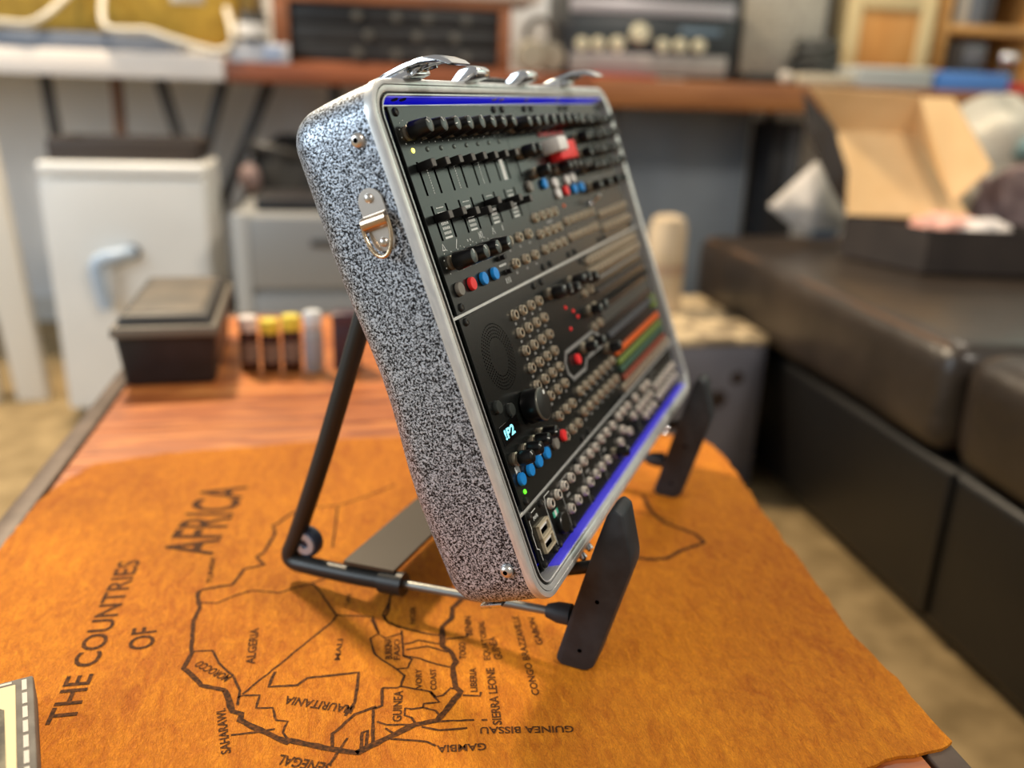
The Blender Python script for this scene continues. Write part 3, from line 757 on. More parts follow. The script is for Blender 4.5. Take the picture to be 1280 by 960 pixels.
finish(bm, 'tape_tag', [M_TEAL, M_WHITE], m.o, (0.0075, -(278.5 - V1) / 1000, 0.00005), smooth=0)
def flatk(bm): lathe(bm, [(0, 0), (7.4, 0), (7.6, 0.6), (7.4, 3.4), (6.8, 4), (0, 4)], 30)
m.put(proto(flatk, [mat('disc_black', (18, 20, 18), 0.35)]), 'dial', 45, 289.5)
for u in (34, 57): m.put(ME_SCREW, 'panel_screw', u, 299.8)
m.inkline([(31.5, 301), (31.5, 270), (33.5, 267.5), (33.5, 264.5), (43, 264.5)], 0.55); m.done()
def tile(u0, u1, jacks, kink=True):
    m = Module(u0, u1, 2, screws=False)
    for u, v in jacks: m.put(ME_JACKW, 'jack', u, v)
    m.put(ME_SCREW, 'panel_screw', u0 + 4, 299.6); m.put(ME_SCREW, 'panel_screw', u1 - 4, 265.6)
    m.inkline([(u0 + 1.2, 302), (u0 + 1.2, 272), (u0 + 4, 266.5), (u0 + 20, 266.5)], 0.9, M_INKG)
    m.ink(u0 + 8, u0 + 15, 278.6, 280.6, M_INKG); m.done(); return m
tile(60, 105, [(u, v) for u in (67, 82, 98) for v in (271, 288.5)])
tile(105, 150, [(u, v) for u in (113, 129, 143.5) for v in (270.5, 287.5)])
m = tile(150, 205, [(160, 270), (176, 270), (193, 270), (160, 288), (200, 288)])
m.put(ME_BLACKK, 'knob', 180, 290)
m = tile(205, 260, [(213, 269), (228, 269), (243, 269), (213, 281), (228, 288), (250, 281)])
m = tile(260, 330, [(u, v) for u in (269, 283, 298, 314) for v in (270, 281, 292) if (u + v) % 4 != 1])
m = tile(330, 424, [(u, v) for u in range(338, 420, 15) for v in (269, 280, 291) if (u * 7 + int(v)) % 5])

# --- hardware on the shell
def on_case(me_or_bm, name, mats, u, v, n, rot=None, smooth=40):
    bmesh.ops.scale(me_or_bm, vec=(0.001, 0.001, 0.001), verts=me_or_bm.verts[:])
    o = finish(me_or_bm, name, mats, case, L(u, v, n), smooth); 
    if rot: o.rotation_euler = rot
    return o
SIDE = (0, math.radians(-90), 0)                                 # local z points out of the left side
for v in (15.5, 287):
    bm = bmesh.new(); lathe(bm, [(0, 2.0), (1.3, 2.0), (1.5, 3.1), (2.6, 3.0), (3.8, 2.0), (4.4, 0.6), (4.4, -0.5)], 22, [1, 1, 0, 0, 0, 0])
    on_case(bm, 'rim_screw', [M_STEEL, M_HOLE], -25.5, v, -10.5, SIDE)
# strap ring on the left side: plate, folded loop, two rivets, D-shaped ring
bm = bmesh.new()
poly = []
for k in range(13):
    a = math.radians(180 * k / 12); poly.append((8.2 * math.cos(a), 8.5 + 8.2 * math.sin(a)))
poly += [(-8.2, -3), (-7.5, -14)]
for k in range(9):
    a = math.radians(180 + 180 * k / 8); poly.append((7.5 * math.cos(a), -14 + 6.5 * math.sin(a)))
poly += [(7.5, -14), (8.2, -3)]
MS = Matrix(((0, 0, -1, 0), (0, 1, 0, 0), (1, 0, 0, 0), (0, 0, 0, 1)))   # plate drawn in (n, up) placed on the side wall
prism(bm, poly, 0, 1.2, M=MS)
plate = on_case(bm, 'strap_plate', M_STEEL, -25.8, 58.5, -15.5)
bm = bmesh.new()
arch = [(-4.6, 1.2)] + [(4.4 * math.cos(math.radians(180 - 180 * k / 10)), 1.6 + 4.2 * math.sin(math.radians(180 * k / 10))) for k in range(11)] + [(4.6, 1.2)]
t = bmesh.new(); va = []
for s in (-8.4, 8.4): va.append([t.verts.new((-zz, yy, s)) for yy, zz in arch])
for i in range(len(arch) - 1): t.faces.new((va[0][i], va[0][i + 1], va[1][i + 1], va[1][i]))
for r_ in va: t.faces.new(r_)
merge(bm, t)
o = on_case(bm, 'strap_loop', mat('loop_bronze', (200, 176, 150), 0.25, 0.95), -26.2, 61, -15.5); 
for dv in (-11, 15):
    bm = bmesh.new(); lathe(bm, [(0, 2.4), (1.6, 2.1), (2.7, 1.2), (3.0, 0)], 16)
    on_case(bm, 'rivet', M_STEEL, -26.9, 58.5 + dv, -15.5, SIDE)
bm = bmesh.new()
ring = [(0.0, 8.8)] + [(9.2 * math.cos(math.radians(a)) , 9.2 * math.sin(math.radians(a)) * 1.85) for a in range(0, -181, -12)] + [(-9.2, 0), (0, 0.0)]
dpath = [(9.0 * math.cos(math.radians(a)), -2 + 17 * math.sin(math.radians(a))) for a in range(0, -181, -10)]
dpath = [(9.0, 2.5)] + dpath + [(-9.0, 2.5)]
tube(bm, [(-3.4 - 0.12 * max(0, -y), y, -x) for x, y in dpath] + [(-3.4, 2.5, -9.0 + 18)], 1.25, 10)
on_case(bm, 'strap_ring', mat('ring_bronze', (206, 182, 150), 0.22, 1.0), -26.2, 62.5, -15.5)
# latches and handle brackets on the upper wall
def latch(u):
    bm = bmesh.new()
    prof = [(-17, -19.6), (-6, -21.6), (8, -22.4), (20, -22.2), (30, -20.0), (36.5, -15.2), (39, -11.8), (36.5, -11.6), (29, -17.0), (19, -19.4), (6, -19.8), (-6, -19.4), (-16.5, -17.6)]
    t = bmesh.new(); va = []
    for w_ in (-15, 15):
        va.append([t.verts.new((w_ * (1 if n < 20 else 0.85), -(v), n)) for n, v in prof])
    k = len(prof); t.faces.new(va[0]); t.faces.new(va[1][::-1])
    for i in range(k): t.faces.new((va[0][i], va[0][(i + 1) % k], va[1][(i + 1) % k], va[1][i]))
    bmesh.ops.recalc_face_normals(t, faces=t.faces[:]); bmesh.ops.bevel(t, geom=t.edges[:], offset=0.35, segments=1, profile=0.5, affect='EDGES')
    merge(bm, t)
    lev = on_case(bm, 'latch_lever', M_CHROME, u, 0, 0)
    bm = bmesh.new()
    box(bm, -12, 12, 14.4, 16.4, -36, 4, 0, 0.5); 
    for w_ in (-10, 10): box(bm, w_ - 1.2, w_ + 1.2, 15, 20.6, -16, 8, 0, 0.4)
    on_case(bm, 'latch_base', M_CHROME, u, 0, 0)
    bm = bmesh.new(); tube(bm, [(-11, 18.2, 3), (11, 18.2, 3)], 1.5, 10); tube(bm, [(-6, 18.6, 3), (-6, 17.6, 20)], 1.0, 8); tube(bm, [(6, 18.6, 3), (6, 17.6, 20)], 1.0, 8)
    box(bm, -9, 9, 14.8, 17.6, 7, 13, 0, 0.6)
    on_case(bm, 'latch_hook', M_CHROME, u, 0, 0)
latch(34); latch(318)
for u in (118, 214):                                             # handle brackets
    bm = bmesh.new()
    prof = [(-12, 14.5), (-4, 19), (4, 23.6), (13, 23.2), (17, 19), (15.5, 14.5)]
    t = bmesh.new(); va = [[t.verts.new((w_, v, n)) for n, v in prof] for w_ in (-11, 11)]; k = len(prof)
    t.faces.new(va[0]); t.faces.new(va[1][::-1])
    for i in range(k): t.faces.new((va[0][i], va[0][(i + 1) % k], va[1][(i + 1) % k], va[1][i]))
    bmesh.ops.recalc_face_normals(t, faces=t.faces[:]); bmesh.ops.bevel(t, geom=t.edges[:], offset=1.2, segments=2, profile=0.5, affect='EDGES')
    merge(bm, t); on_case(bm, 'handle_bracket', M_CHROME, u, 0, 0)
bm = bmesh.new(); tube(bm, [(118 - 166, 18.5, -4), (118 - 166 + 12, 22, -10), (214 - 166 - 12, 22, -10), (214 - 166, 18.5, -4)], 3.2, 12)
on_case(bm, 'carry_handle', M_BLACK, 166, 0, 0)
# hinge leaves and ball studs on the lower wall
for u in (64, 320):
    bm = bmesh.new(); box(bm, -14, 14, -318.6, -317.0, -32, -4, 0, 0.4); tube(bm, [(-14, -319, 0), (14, -319, 0)], 1.8, 10)
    on_case(bm, 'hinge_leaf', M_STEEL, u, 0, 0)
    for du in (-5, 9):
        bm = bmesh.new(); lathe(bm, [(0, 5.2), (2.4, 4.4), (3.2, 2.4), (2.4, 0.6), (2.0, -1)], 14)
        on_case(bm, 'hinge_stud', M_CHROME, u + du - 4, 318.5, 3.5, (math.radians(90), 0, 0))
for u in (4, 420):
    bm = bmesh.new(); box(bm, -12, 12, -320.6, -317.2, -50, -34, 0, 1.0); on_case(bm, 'foot_plate', M_CHROME, u, 0, 0)

# ---------------------------------------------------------------- helpers for the furniture
def part(parent, name, m, x0, x1, y0, y1, z0, z1, bev=0.003, origin=None, seg=2):
    """a bevelled box given in room coordinates, child of parent (whose location is the origin)"""
    o = parent.location if origin is None else Vector(origin)
    bm = bmesh.new(); box(bm, x0 - o.x, x1 - o.x, y0 - o.y, y1 - o.y, z0 - o.z, z1 - o.z, 0, bev, seg)
    return finish(bm, name, m, parent)
def blob(bm, c, r, amp=0.12, seed=0, sub=3, freq=2.2, flat=None, mi=0):
    """a lumpy soft volume"""
    from mathutils import noise
    t = bmesh.new(); bmesh.ops.create_icosphere(t, subdivisions=sub, radius=1)
    for v in t.verts:
        k = 1 + amp * noise.noise(v.co * freq + Vector((seed * 3.1, seed * 1.7, seed)))  + amp * 0.4 * noise.noise(v.co * freq * 2.7 + Vector((seed, 5, 2)))
        p = v.co * k; p = Vector((p.x * r[0], p.y * r[1], p.z * r[2]))
        if flat is not None: p.z = max(p.z, flat)
        v.co = p + Vector(c)
    merge(bm, t, mi)
def cushion(parent, name, m, x0, x1, y0, y1, z0, z1, bulge=0.015, bev=0.05, seed=0):
    from mathutils import noise
    o = parent.location
    t = bmesh.new(); bmesh.ops.create_cube(t, size=1)
    for v in t.verts: v.co = Vector(((x0 + x1) / 2 + v.co.x * (x1 - x0), (y0 + y1) / 2 + v.co.y * (y1 - y0), (z0 + z1) / 2 + v.co.z * (z1 - z0)))
    bmesh.ops.bevel(t, geom=t.edges[:], offset=bev, segments=4, profile=0.6, affect='EDGES')
    bmesh.ops.subdivide_edges(t, edges=[e for e in t.edges if e.calc_length() > 0.12], cuts=8, use_grid_fill=True)
    cx, cy, cz = (x0 + x1) / 2, (y0 + y1) / 2, (z0 + z1) / 2
    for v in t.verts:
        fx = 1 - ((v.co.x - cx) / ((x1 - x0) / 2)) ** 2; fy = 1 - ((v.co.y - cy) / ((y1 - y0) / 2)) ** 2; fz = 1 - ((v.co.z - cz) / ((z1 - z0) / 2)) ** 2
        wv = noise.noise(v.co * 7 + Vector((seed, 0, 0))) * 0.006 + noise.noise(v.co * 18 + Vector((seed, 3, 0))) * 0.0025
        if v.co.z > cz: v.co.z += bulge * max(fx, 0) ** 0.5 * max(fy, 0) ** 0.5 * (1 if v.co.z > z1 - bev * 1.2 else 0) + wv
        if v.co.x < cx: v.co.x -= (bulge * 0.6 * max(fy, 0) ** 0.5 * max(fz, 0)) + wv
        v.co -= o
    bm = bmesh.new(); merge(bm, t)
    return finish(bm, name, m, parent, smooth=60)

# ---------------------------------------------------------------- things on the table
M_CASEB = noisy('box_black', (22, 22, 25), (32, 31, 34), 40, 0.45)
M_LID = noisy('box_lid_worn', (70, 64, 56), (112, 100, 84), 12, 0.5, detail=5)
bx0 = Vector((-0.252, 1.255, TZ + 0.0005))
tool = tag(empty('storage_box', bx0, math.radians(3)), 'black lidded storage box with a worn brown-grey lid, on the corner of the table', 'box')
def taper(bm, w0, w1, l0, l1, z0, z1, bev=0.004, mi=0):
    t = bmesh.new()
    a = [t.verts.new((x * w0 / 2, y * l0 / 2, z0)) for x, y in ((-1, -1), (1, -1), (1, 1), (-1, 1))]
    b = [t.verts.new((x * w1 / 2, y * l1 / 2, z1)) for x, y in ((-1, -1), (1, -1), (1, 1), (-1, 1))]
    t.faces.new(a[::-1]); t.faces.new(b)
    for i in range(4): t.faces.new((a[i], a[(i + 1) % 4], b[(i + 1) % 4], b[i]))
    if bev: bmesh.ops.bevel(t, geom=t.edges[:], offset=bev, segments=3, profile=0.5, affect='EDGES')
    merge(bm, t, mi)
bm = bmesh.new(); taper(bm, 0.112, 0.124, 0.232, 0.254, 0, 0.074, 0.006); finish(bm, 'body', M_CASEB, tool)
bm = bmesh.new(); taper(bm, 0.132, 0.130, 0.266, 0.264, 0.070, 0.084, 0.003); finish(bm, 'lid_rim', mat('lid_rim', (104, 96, 84), 0.5), tool)
bm = bmesh.new(); taper(bm, 0.118, 0.108, 0.250, 0.236, 0.083, 0.097, 0.004); lidp = finish(bm, 'lid', mat('lid_dark', (52, 49, 45), 0.5), tool)
bm = bmesh.new(); taper(bm, 0.090, 0.088, 0.205, 0.202, 0.0965, 0.0985, 0.0008); finish(bm, 'lid_panel', M_LID, lidp)
M_GLASSB = mat('brown_glass', (74, 40, 24), 0.12, trans=0.25)
M_CLEAR = mat('clear_plastic', (176, 180, 182), 0.15, trans=0.3)
jar_specs = [(-0.150, (216, 204, 196), 'white', M_GLASSB, 0.078), (-0.121, (222, 200, 70), 'yellow', M_GLASSB, 0.074), (-0.092, (226, 206, 66), 'yellow', M_GLASSB, 0.080), (-0.062, (196, 198, 198), 'pale', M_CLEAR, 0.086)]
jar_labels = ['small brown jar with a white cap, beside the black storage box', 'small brown jar with a yellow cap, next to the white-capped jar',
              'small brown jar with a yellow cap, next to the clear jar', 'clear jar with a pale grey cap in the row on the table']
for (x, c_, cn, gm, h), lb in zip(jar_specs, jar_labels):
    j = tag(empty('jar', (x, 1.196 - (x + 0.15) * 0.06, TZ + 0.0005)), lb, 'jar', 'jars on the table')
    bm = bmesh.new(); lathe(bm, [(0, 0), (0.0115, 0), (0.0130, 0.002), (0.0130, h * 0.66), (0.0105, h * 0.73), (0.0105, h * 0.76), (0, h * 0.76)], 20); finish(bm, 'body', gm, j)
    bm = bmesh.new(); lathe(bm, [(0, h * 0.745), (0.0122, h * 0.745), (0.0128, h * 0.76), (0.0126, h * 0.98), (0.0112, h), (0, h)], 20); finish(bm, 'cap', mat('cap_' + cn, c_, 0.5), j)
    bm = bmesh.new(); lathe(bm, [(0.0132, h * 0.2), (0.0132, h * 0.55)], 20); finish(bm, 'label_band', mat('jar_label', (120, 98, 84), 0.6) if gm is M_GLASSB else mat('jar_label_b', (150, 152, 156), 0.6), j)
tin = tag(empty('tin', (-0.016, 1.20, TZ + 0.0005)), 'small dark purple tin at the end of the row of jars', 'tin')
bm = bmesh.new(); box(bm, -0.019, 0.019, -0.016, 0.016, 0, 0.068, 0, 0.004); finish(bm, 'body', mat('tin_purple', (62, 44, 52), 0.4), tin)
bm = bmesh.new(); box(bm, -0.0198, 0.0198, -0.0168, 0.0168, 0.066, 0.083, 0, 0.004); finish(bm, 'lid', mat('tin_lid', (70, 50, 58), 0.35), tin)
# the corner of a picture-card box at the near edge of the hide
card = tag(empty('card_box', (-0.2369, 0.4092, HZ), math.radians(19)), 'worn grey picture-card box with a cream panel and white stitched edge, on the hide', 'box')
M_CARD = noisy('card_grey', (92, 86, 78), (118, 112, 102), 60, 0.7)
bm = bmesh.new(); box(bm, -0.055, 0.056, -0.09, 0.08, 0, 0.021, 0, 0.0015); finish(bm, 'body', M_CARD, card)
bm = bmesh.new(); box(bm, -0.040, 0.0460, -0.075, 0.0735, 0.0205, 0.0214, 0, 0.0002, 1); pic = finish(bm, 'picture_panel', mat('card_cream', (224, 204, 156), 0.65), card, smooth=0)
bm = bmesh.new(); prism(bm, [(-0.038, -0.073), (0.042, -0.073), (0.040, 0.050), (0.032, 0.058), (0.016, 0.054), (0.004, 0.038), (-0.02, 0.02), (-0.038, 0.03)], 0.0212, 0.0216)
finish(bm, 'picture_figure', noisy('card_picture', (70, 66, 56), (150, 140, 112), 40, 0.7), pic, smooth=0)
bm = bmesh.new()
for k in range(12): box(bm, 0.0495, 0.0522, -0.086 + k * 0.0138, -0.0752 + k * 0.0138, 0.0208, 0.0213)
for k in range(8): box(bm, -0.052 + k * 0.0125, -0.0435 + k * 0.0125, 0.0755, 0.0775, 0.0208, 0.0213)
st = finish(bm, 'stitch_marks', mat('stitch_white', (206, 198, 182), 0.7), card, smooth=0); st['kind'] = 'stuff'

# ---------------------------------------------------------------- workbenches along the back wall
M_BROWN = noisy('brown_board', (122, 62, 30), (152, 84, 44), 6, 0.5, stretch=(0.6, 6, 6), detail=5)
M_BROWN2 = noisy('brown_board_b', (132, 80, 40), (158, 102, 54), 6, 0.5, stretch=(0.6, 6, 6), detail=5)
M_WHITEB = mat('white_board', (236, 228, 220), 0.5)
M_DLEG = mat('dark_leg', (66, 64, 62), 0.5)
def bench(name, label, m, x0, x1, z0, z1, legs):
    e = tag(empty(name, ((x0 + x1) / 2, 2.9, 0)), label, 'table')
    part(e, 'top', m, x0, x1, 2.6, 3.18, z0, z1, 0.006)
    for lx, ly, tx, mm_ in legs:
        bm = bmesh.new(); tube(bm, [Vector((tx, ly, z0)) - e.location, Vector((lx, ly, 0)) - e.location], 0.018, 8); finish(bm, 'leg', mm_, e)
    return e
bench('workbench', 'white-topped workbench against the back wall, carrying the yellow amplifier', M_WHITEB, -1.75, -0.342, 0.828, 0.895,
      [(-0.82, 2.78, -0.855, M_DLEG), (-0.70, 2.86, -0.685, mat('copper_leg', (126, 92, 70), 0.5)), (-0.36, 2.8, -0.55, M_DLEG), (-0.66, 2.82, -0.375, M_DLEG), (-1.65, 2.8, -1.65, M_DLEG)])
bench('workbench', 'brown wooden workbench carrying the equipment rack', M_BROWN, -0.341, 0.70, 0.826, 0.879, [(-0.62, 2.9, -0.25, M_DLEG), (-0.05, 2.85, -0.05, M_DLEG), (0.66, 2.8, 0.66, M_DLEG)])
bench('workbench', 'thick brown workbench carrying the amplifier head with cream knobs', M_BROWN2, 0.701, 2.5, 0.792, 0.874, [(0.80, 2.7, 0.80, M_DLEG), (2.4, 2.7, 2.4, M_DLEG), (1.47, 3.0, 1.47, M_DLEG)])

# yellow amplifier and grey keyboard on the white bench
e = tag(empty('amplifier', (-0.65, 2.87, 0.8955)), 'mustard yellow amplifier cabinet on the white bench', 'amplifier')
M_GOLD = noisy('mustard_cloth', (150, 118, 30), (176, 142, 46), 30, 0.7)
part(e, 'cabinet', M_GOLD, -0.995, -0.31, 2.74, 3.02, 0.9205, 1.22, 0.02)
part(e, 'corner_guard', mat('amp_corner', (120, 98, 40), 0.5), -0.325, -0.262, 2.76, 3.0, 0.93, 1.2, 0.01)
part(e, 'badge', mat('badge_silver', (214, 206, 190), 0.3, 0.6), -0.49, -0.40, 2.737, 2.741, 1.03, 1.075, 0.001)
for x in (-0.95, -0.38): part(e, 'foot', M_BLACK, x - 0.02, x + 0.02, 2.78, 2.98, 0.8955, 0.921, 0.004)
e = tag(empty('keyboard', (-0.66, 2.66, 0.8955)), 'slim blue-grey keyboard in front of the yellow amplifier', 'keyboard')
part(e, 'body', mat('slate_blue', (112, 120, 134), 0.5), -0.97, -0.45, 2.615, 2.725, 0.8955, 0.937, 0.006)
part(e, 'key_bed', mat('slate_dark', (58, 62, 70), 0.5), -0.95, -0.47, 2.64, 2.715, 0.936, 0.943, 0.002)
M_CABLE = mat('cable_cream', (206, 200, 186), 0.5)
bm = bmesh.new(); tube(bm, smooth_pts([(-0.73, 2.735, 1.06), (-0.77, 2.63, 0.990), (-0.813, 2.60, 0.957), (-0.852, 2.600, 0.953), (-0.93, 2.61, 0.957), (-1.05, 2.63, 0.953)], 5), 0.0085, 8)
tag(finish(bm, 'cable', M_CABLE), 'short cream cable dipping from the yellow amplifier onto the grey keyboard', 'cable')
bm = bmesh.new(); tube(bm, smooth_pts([(-0.660, 2.73, 1.06), (-0.645, 2.62, 0.982), (-0.627, 2.59, 0.951), (-0.578, 2.588, 0.947), (-0.527, 2.59, 0.948), (-0.469, 2.59, 0.930), (-0.399, 2.592, 0.912), (-0.352, 2.594, 0.905), (-0.319, 2.60, 0.920), (-0.313, 2.60, 0.954), (-0.33, 2.68, 0.997), (-0.34, 2.728, 1.02)], 5), 0.0085, 8)
tag(finish(bm, 'cable', M_CABLE), 'long cream cable looping along the front of the bench to the pale carton', 'cable')
# small jar on a pale box
e = tag(empty('small_carton', (-0.247, 2.63, 0.8795)), 'small pale blue-white carton at the end of the brown bench', 'carton')
part(e, 'body', mat('pale_carton', (196, 196, 200), 0.6), -0.325, -0.168, 2.604, 2.655, 0.8795, 0.930, 0.003)
part(e, 'side_label', mat('carton_blue', (150, 164, 190), 0.6), -0.235, -0.185, 2.6025, 2.606, 0.886, 0.924, 0.0005)
e = tag(empty('glass_jar', (-0.262, 2.632, 0.9305)), 'dark glass jar with a white label, on the pale carton', 'jar')
bm = bmesh.new(); lathe(bm, [(0, 0), (0.038, 0), (0.041, 0.004), (0.041, 0.056), (0.033, 0.066), (0, 0.066)], 24); finish(bm, 'body', mat('jar_dark', (66, 64, 60), 0.15), e)
bm = bmesh.new(); lathe(bm, [(0.0415, 0.014), (0.0415, 0.050)], 24); finish(bm, 'label_band', mat('label_white', (216, 212, 206), 0.6), e)
bm = bmesh.new(); lathe(bm, [(0, 0.064), (0.036, 0.064), (0.037, 0.078), (0, 0.080)], 24); finish(bm, 'lid', mat('lid_charcoal', (74, 70, 64), 0.4), e)
# equipment rack with black units, cream keyboard on top
M_RACKW = noisy('rack_wood', (112, 66, 38), (146, 90, 54), 8, 0.5, stretch=(1, 5, 5))
M_GEAR = noisy('gear_black', (20, 20, 20), (34, 33, 32), 20, 0.45)
e = tag(empty('equipment_rack', (0.2, 2.83, 0.8795)), 'wooden equipment rack with black units on the brown bench', 'rack')
part(e, 'side_panel', M_RACKW, -0.212, -0.168, 2.66, 3.0, 0.8795, 1.045); part(e, 'side_panel', M_RACKW, 0.430, 0.462, 2.66, 3.0, 0.8795, 1.045)
part(e, 'top_panel', M_RACKW, -0.212, 0.462, 2.66, 3.0, 1.0455, 1.07); part(e, 'bottom_panel', M_RACKW, -0.167, 0.429, 2.67, 3.0, 0.880, 0.890)
for k in range(3):
    z = 0.892 + k * 0.050
    un = part(e, 'rack_unit', M_GEAR, -0.165, 0.428, 2.675, 2.98, z, z + 0.047, 0.002)
    for x in (0.02, 0.13, 0.22, 0.33) if k != 1 else (0.05, 0.19, 0.30):
        bm = bmesh.new(); lathe(bm, [(0, 0.018), (0.012, 0.017), (0.014, 0)], 14); o = finish(bm, 'knob', mat('gear_knob', (86, 84, 78), 0.4), un)
        o.location = Vector((x, 2.675, z + 0.023)) - e.location; o.rotation_euler = (math.radians(90), 0, 0)
e = tag(empty('cream_keyboard', (0.19, 2.8, 1.0705)), 'cream keyboard lying on top of the wooden rack', 'keyboard')
part(e, 'body', mat('cream_case', (214, 200, 184), 0.5), -0.17, 0.552, 2.655, 2.95, 1.0705, 1.128, 0.016, seg=3)
part(e, 'key_bed', mat('cream_keys', (232, 224, 210), 0.4), -0.12, 0.50, 2.67, 2.80, 1.127, 1.132, 0.001)
part(e, 'red_badge', M_RED, 0.20, 0.24, 2.652, 2.656, 1.088, 1.105, 0.0005)
e = tag(empty('headphones', (0.56, 2.68, 0.8795)), 'pair of grey-beige headphones standing beside the wooden rack', 'headphones')
for sx, yy in ((-0.036, 0.0), (0.030, 0.03)):
    bm = bmesh.new(); lathe(bm, [(0, -0.02), (0.040, -0.018), (0.046, -0.006), (0.046, 0.010), (0.038, 0.020), (0, 0.022)], 24, M=T(sx, yy, 0.047) @ Matrix.Rotation(math.radians(90), 4, 'X'))
    finish(bm, 'ear_cup', mat('ear_cup', (150, 142, 124), 0.6), e)
bm = bmesh.new(); tube(bm, smooth_pts([(-0.038, 0.008, 0.085), (-0.045, 0.012, 0.12), (-0.02, 0.016, 0.150), (0.012, 0.022, 0.148), (0.036, 0.028, 0.118), (0.032, 0.03, 0.085)], 5), 0.009, 8); finish(bm, 'headband', mat('headband', (92, 84, 74), 0.6), e)
# amplifier head with cream knobs
e = tag(empty('guitar_amplifier', (0.905, 2.83, 0.8745)), 'black amplifier head with a row of cream knobs and silver strips', 'amplifier')
part(e, 'cabinet', mat('amp_tolex', (58, 60, 62), 0.6), 0.636, 1.178, 2.70, 2.98, 0.8845, 1.14, 0.012)
part(e, 'lower_strip', mat('amp_silver', (158, 152, 146), 0.4, 0.3), 0.65, 1.150, 2.690, 2.702, 0.888, 0.948, 0.002)
face = part(e, 'face_plate', mat('amp_face', (42, 48, 52), 0.4), 0.66, 1.165, 2.692, 2.702, 0.950, 1.052, 0.002)
part(e, 'upper_strip', mat('amp_silver_top', (172, 168, 172), 0.35, 0.3), 0.645, 1.160, 2.688, 2.702, 1.056, 1.096, 0.003)
for x, z, r in ((0.683, 0.968, 0.020), (0.734, 0.970, 0.020), (0.794, 0.972, 0.022), (0.862, 1.004, 0.030), (0.936, 0.973, 0.020), (0.992, 0.975, 0.020), (1.052, 0.976, 0.020)):
    bm = bmesh.new(); lathe(bm, [(0, 0.022), (r * 0.8, 0.021), (r * 0.9, 0.014), (r, 0)], 20); o = finish(bm, 'knob', mat('cream_knob', (206, 200, 172), 0.4), face)
    o.location = Vector((x, 2.692, z)) - e.location; o.rotation_euler = (math.radians(90), 0, 0)
part(e, 'scale_print', mat('amp_blueprint', (96, 116, 132), 0.5), 0.99, 1.12, 2.6905, 2.693, 1.008, 1.026, 0.0003)
for x in (0.68, 1.13): part(e, 'foot', M_BLACK, x - 0.015, x + 0.015, 2.73, 2.95, 0.8745, 0.885, 0.002)
bm = bmesh.new(); box(bm, 0.713, 0.897, 2.603, 2.685, 0.8745, 0.8835, 0, 0.001); tag(finish(bm, 'red_folder', mat('folder_red', (190, 78, 66), 0.5)), 'thin red folder lying on the bench under the amplifier head', 'folder')
# grey cloth speaker, black cables, wooden cabinet
e = tag(empty('speaker_cabinet', (1.41, 2.95, 0.8745)), 'speaker cabinet with grey grille cloth, standing on the thick workbench', 'speaker')
part(e, 'cabinet', mat('spk_black', (40, 38, 36), 0.6), 1.255, 1.585, 2.862, 3.12, 0.8745, 1.26, 0.006)
part(e, 'grille_cloth', noisy('grille_cloth', (150, 144, 132), (174, 168, 154), 60, 0.8), 1.262, 1.548, 2.846, 2.864, 0.884, 1.252, 0.004)
e = tag(empty('cable_coil', (1.49, 2.775, 0.8745)), 'coil of thick black cable in front of the grey speaker', 'cable')
for k in range(5):
    bm = bmesh.new(); P = [((0.085 - 0.006 * k) * math.cos(a), (0.060 - 0.004 * k) * math.sin(a) * 0.9, 0.015 + 0.024 * k + 0.012 * math.sin(3 * a + k) + 0.012) for a in [2 * math.pi * i / 26 for i in range(27)]]
    tube(bm, P, 0.012, 8); finish(bm, 'cable_turn', mat('cable_black', (52, 52, 48), 0.5), e)
e = tag(empty('power_supply', (1.262, 2.67, 0.8745)), 'flat black power supply at the end of the amplifier head', 'power supply')
part(e, 'body', mat('psu_black', (30, 30, 28), 0.5), 1.20, 1.33, 2.63, 2.71, 0.8745, 0.905, 0.006)
part(e, 'label_plate', mat('psu_label', (70, 72, 66), 0.5), 1.235, 1.295, 2.645, 2.695, 0.9045, 0.906, 0.0003)
e = tag(empty('flat_device', (1.44, 2.645, 0.8745)), 'flat beige plastic device at the front of the bench by the cable coil', 'device')
part(e, 'body', mat('beige_plastic', (184, 170, 146), 0.5), 1.352, 1.542, 2.605, 2.69, 0.8745, 0.898, 0.008)
part(e, 'lid', mat('beige_plastic_light', (204, 192, 168), 0.5), 1.365, 1.53, 2.615, 2.68, 0.8975, 0.908, 0.004)
bm = bmesh.new(); blob(bm, (1.322, 2.632, 0.8945), (0.024, 0.024, 0.020), 0.08, 4, 3); tag(finish(bm, 'cotton_ball', mat('cotton', (196, 186, 172), 0.9)), 'pale crumpled ball at the edge of the bench, beside the flat beige device', 'ball')
e = tag(empty('wooden_cabinet', (1.785, 2.99, 0.8745)), 'wooden cabinet with a cream frame and an orange door', 'cabinet')
part(e, 'carcass', mat('cab_cream', (206, 182, 132), 0.55), 1.626, 1.946, 2.87, 3.14, 0.8745, 1.26, 0.004)
for x0, x1, z0, z1 in ((1.626, 1.676, 0.8745, 1.26), (1.892, 1.946, 0.8745, 1.26), (1.677, 1.891, 1.125, 1.26), (1.677, 1.891, 0.8745, 0.905)):
    part(e, 'frame_bar', mat('cab_frame', (214, 190, 140), 0.55), x0, x1, 2.846, 2.8695, z0, z1, 0.003)
part(e, 'door', noisy('cab_door', (190, 128, 58), (208, 148, 76), 5, 0.5, stretch=(6, 1, 1)), 1.679, 1.889, 2.856, 2.8695, 0.907, 1.123, 0.003)
e = tag(empty('plastic_case', (1.68, 2.66, 0.8745)), 'light grey plastic case in front of the wooden cabinet', 'case')
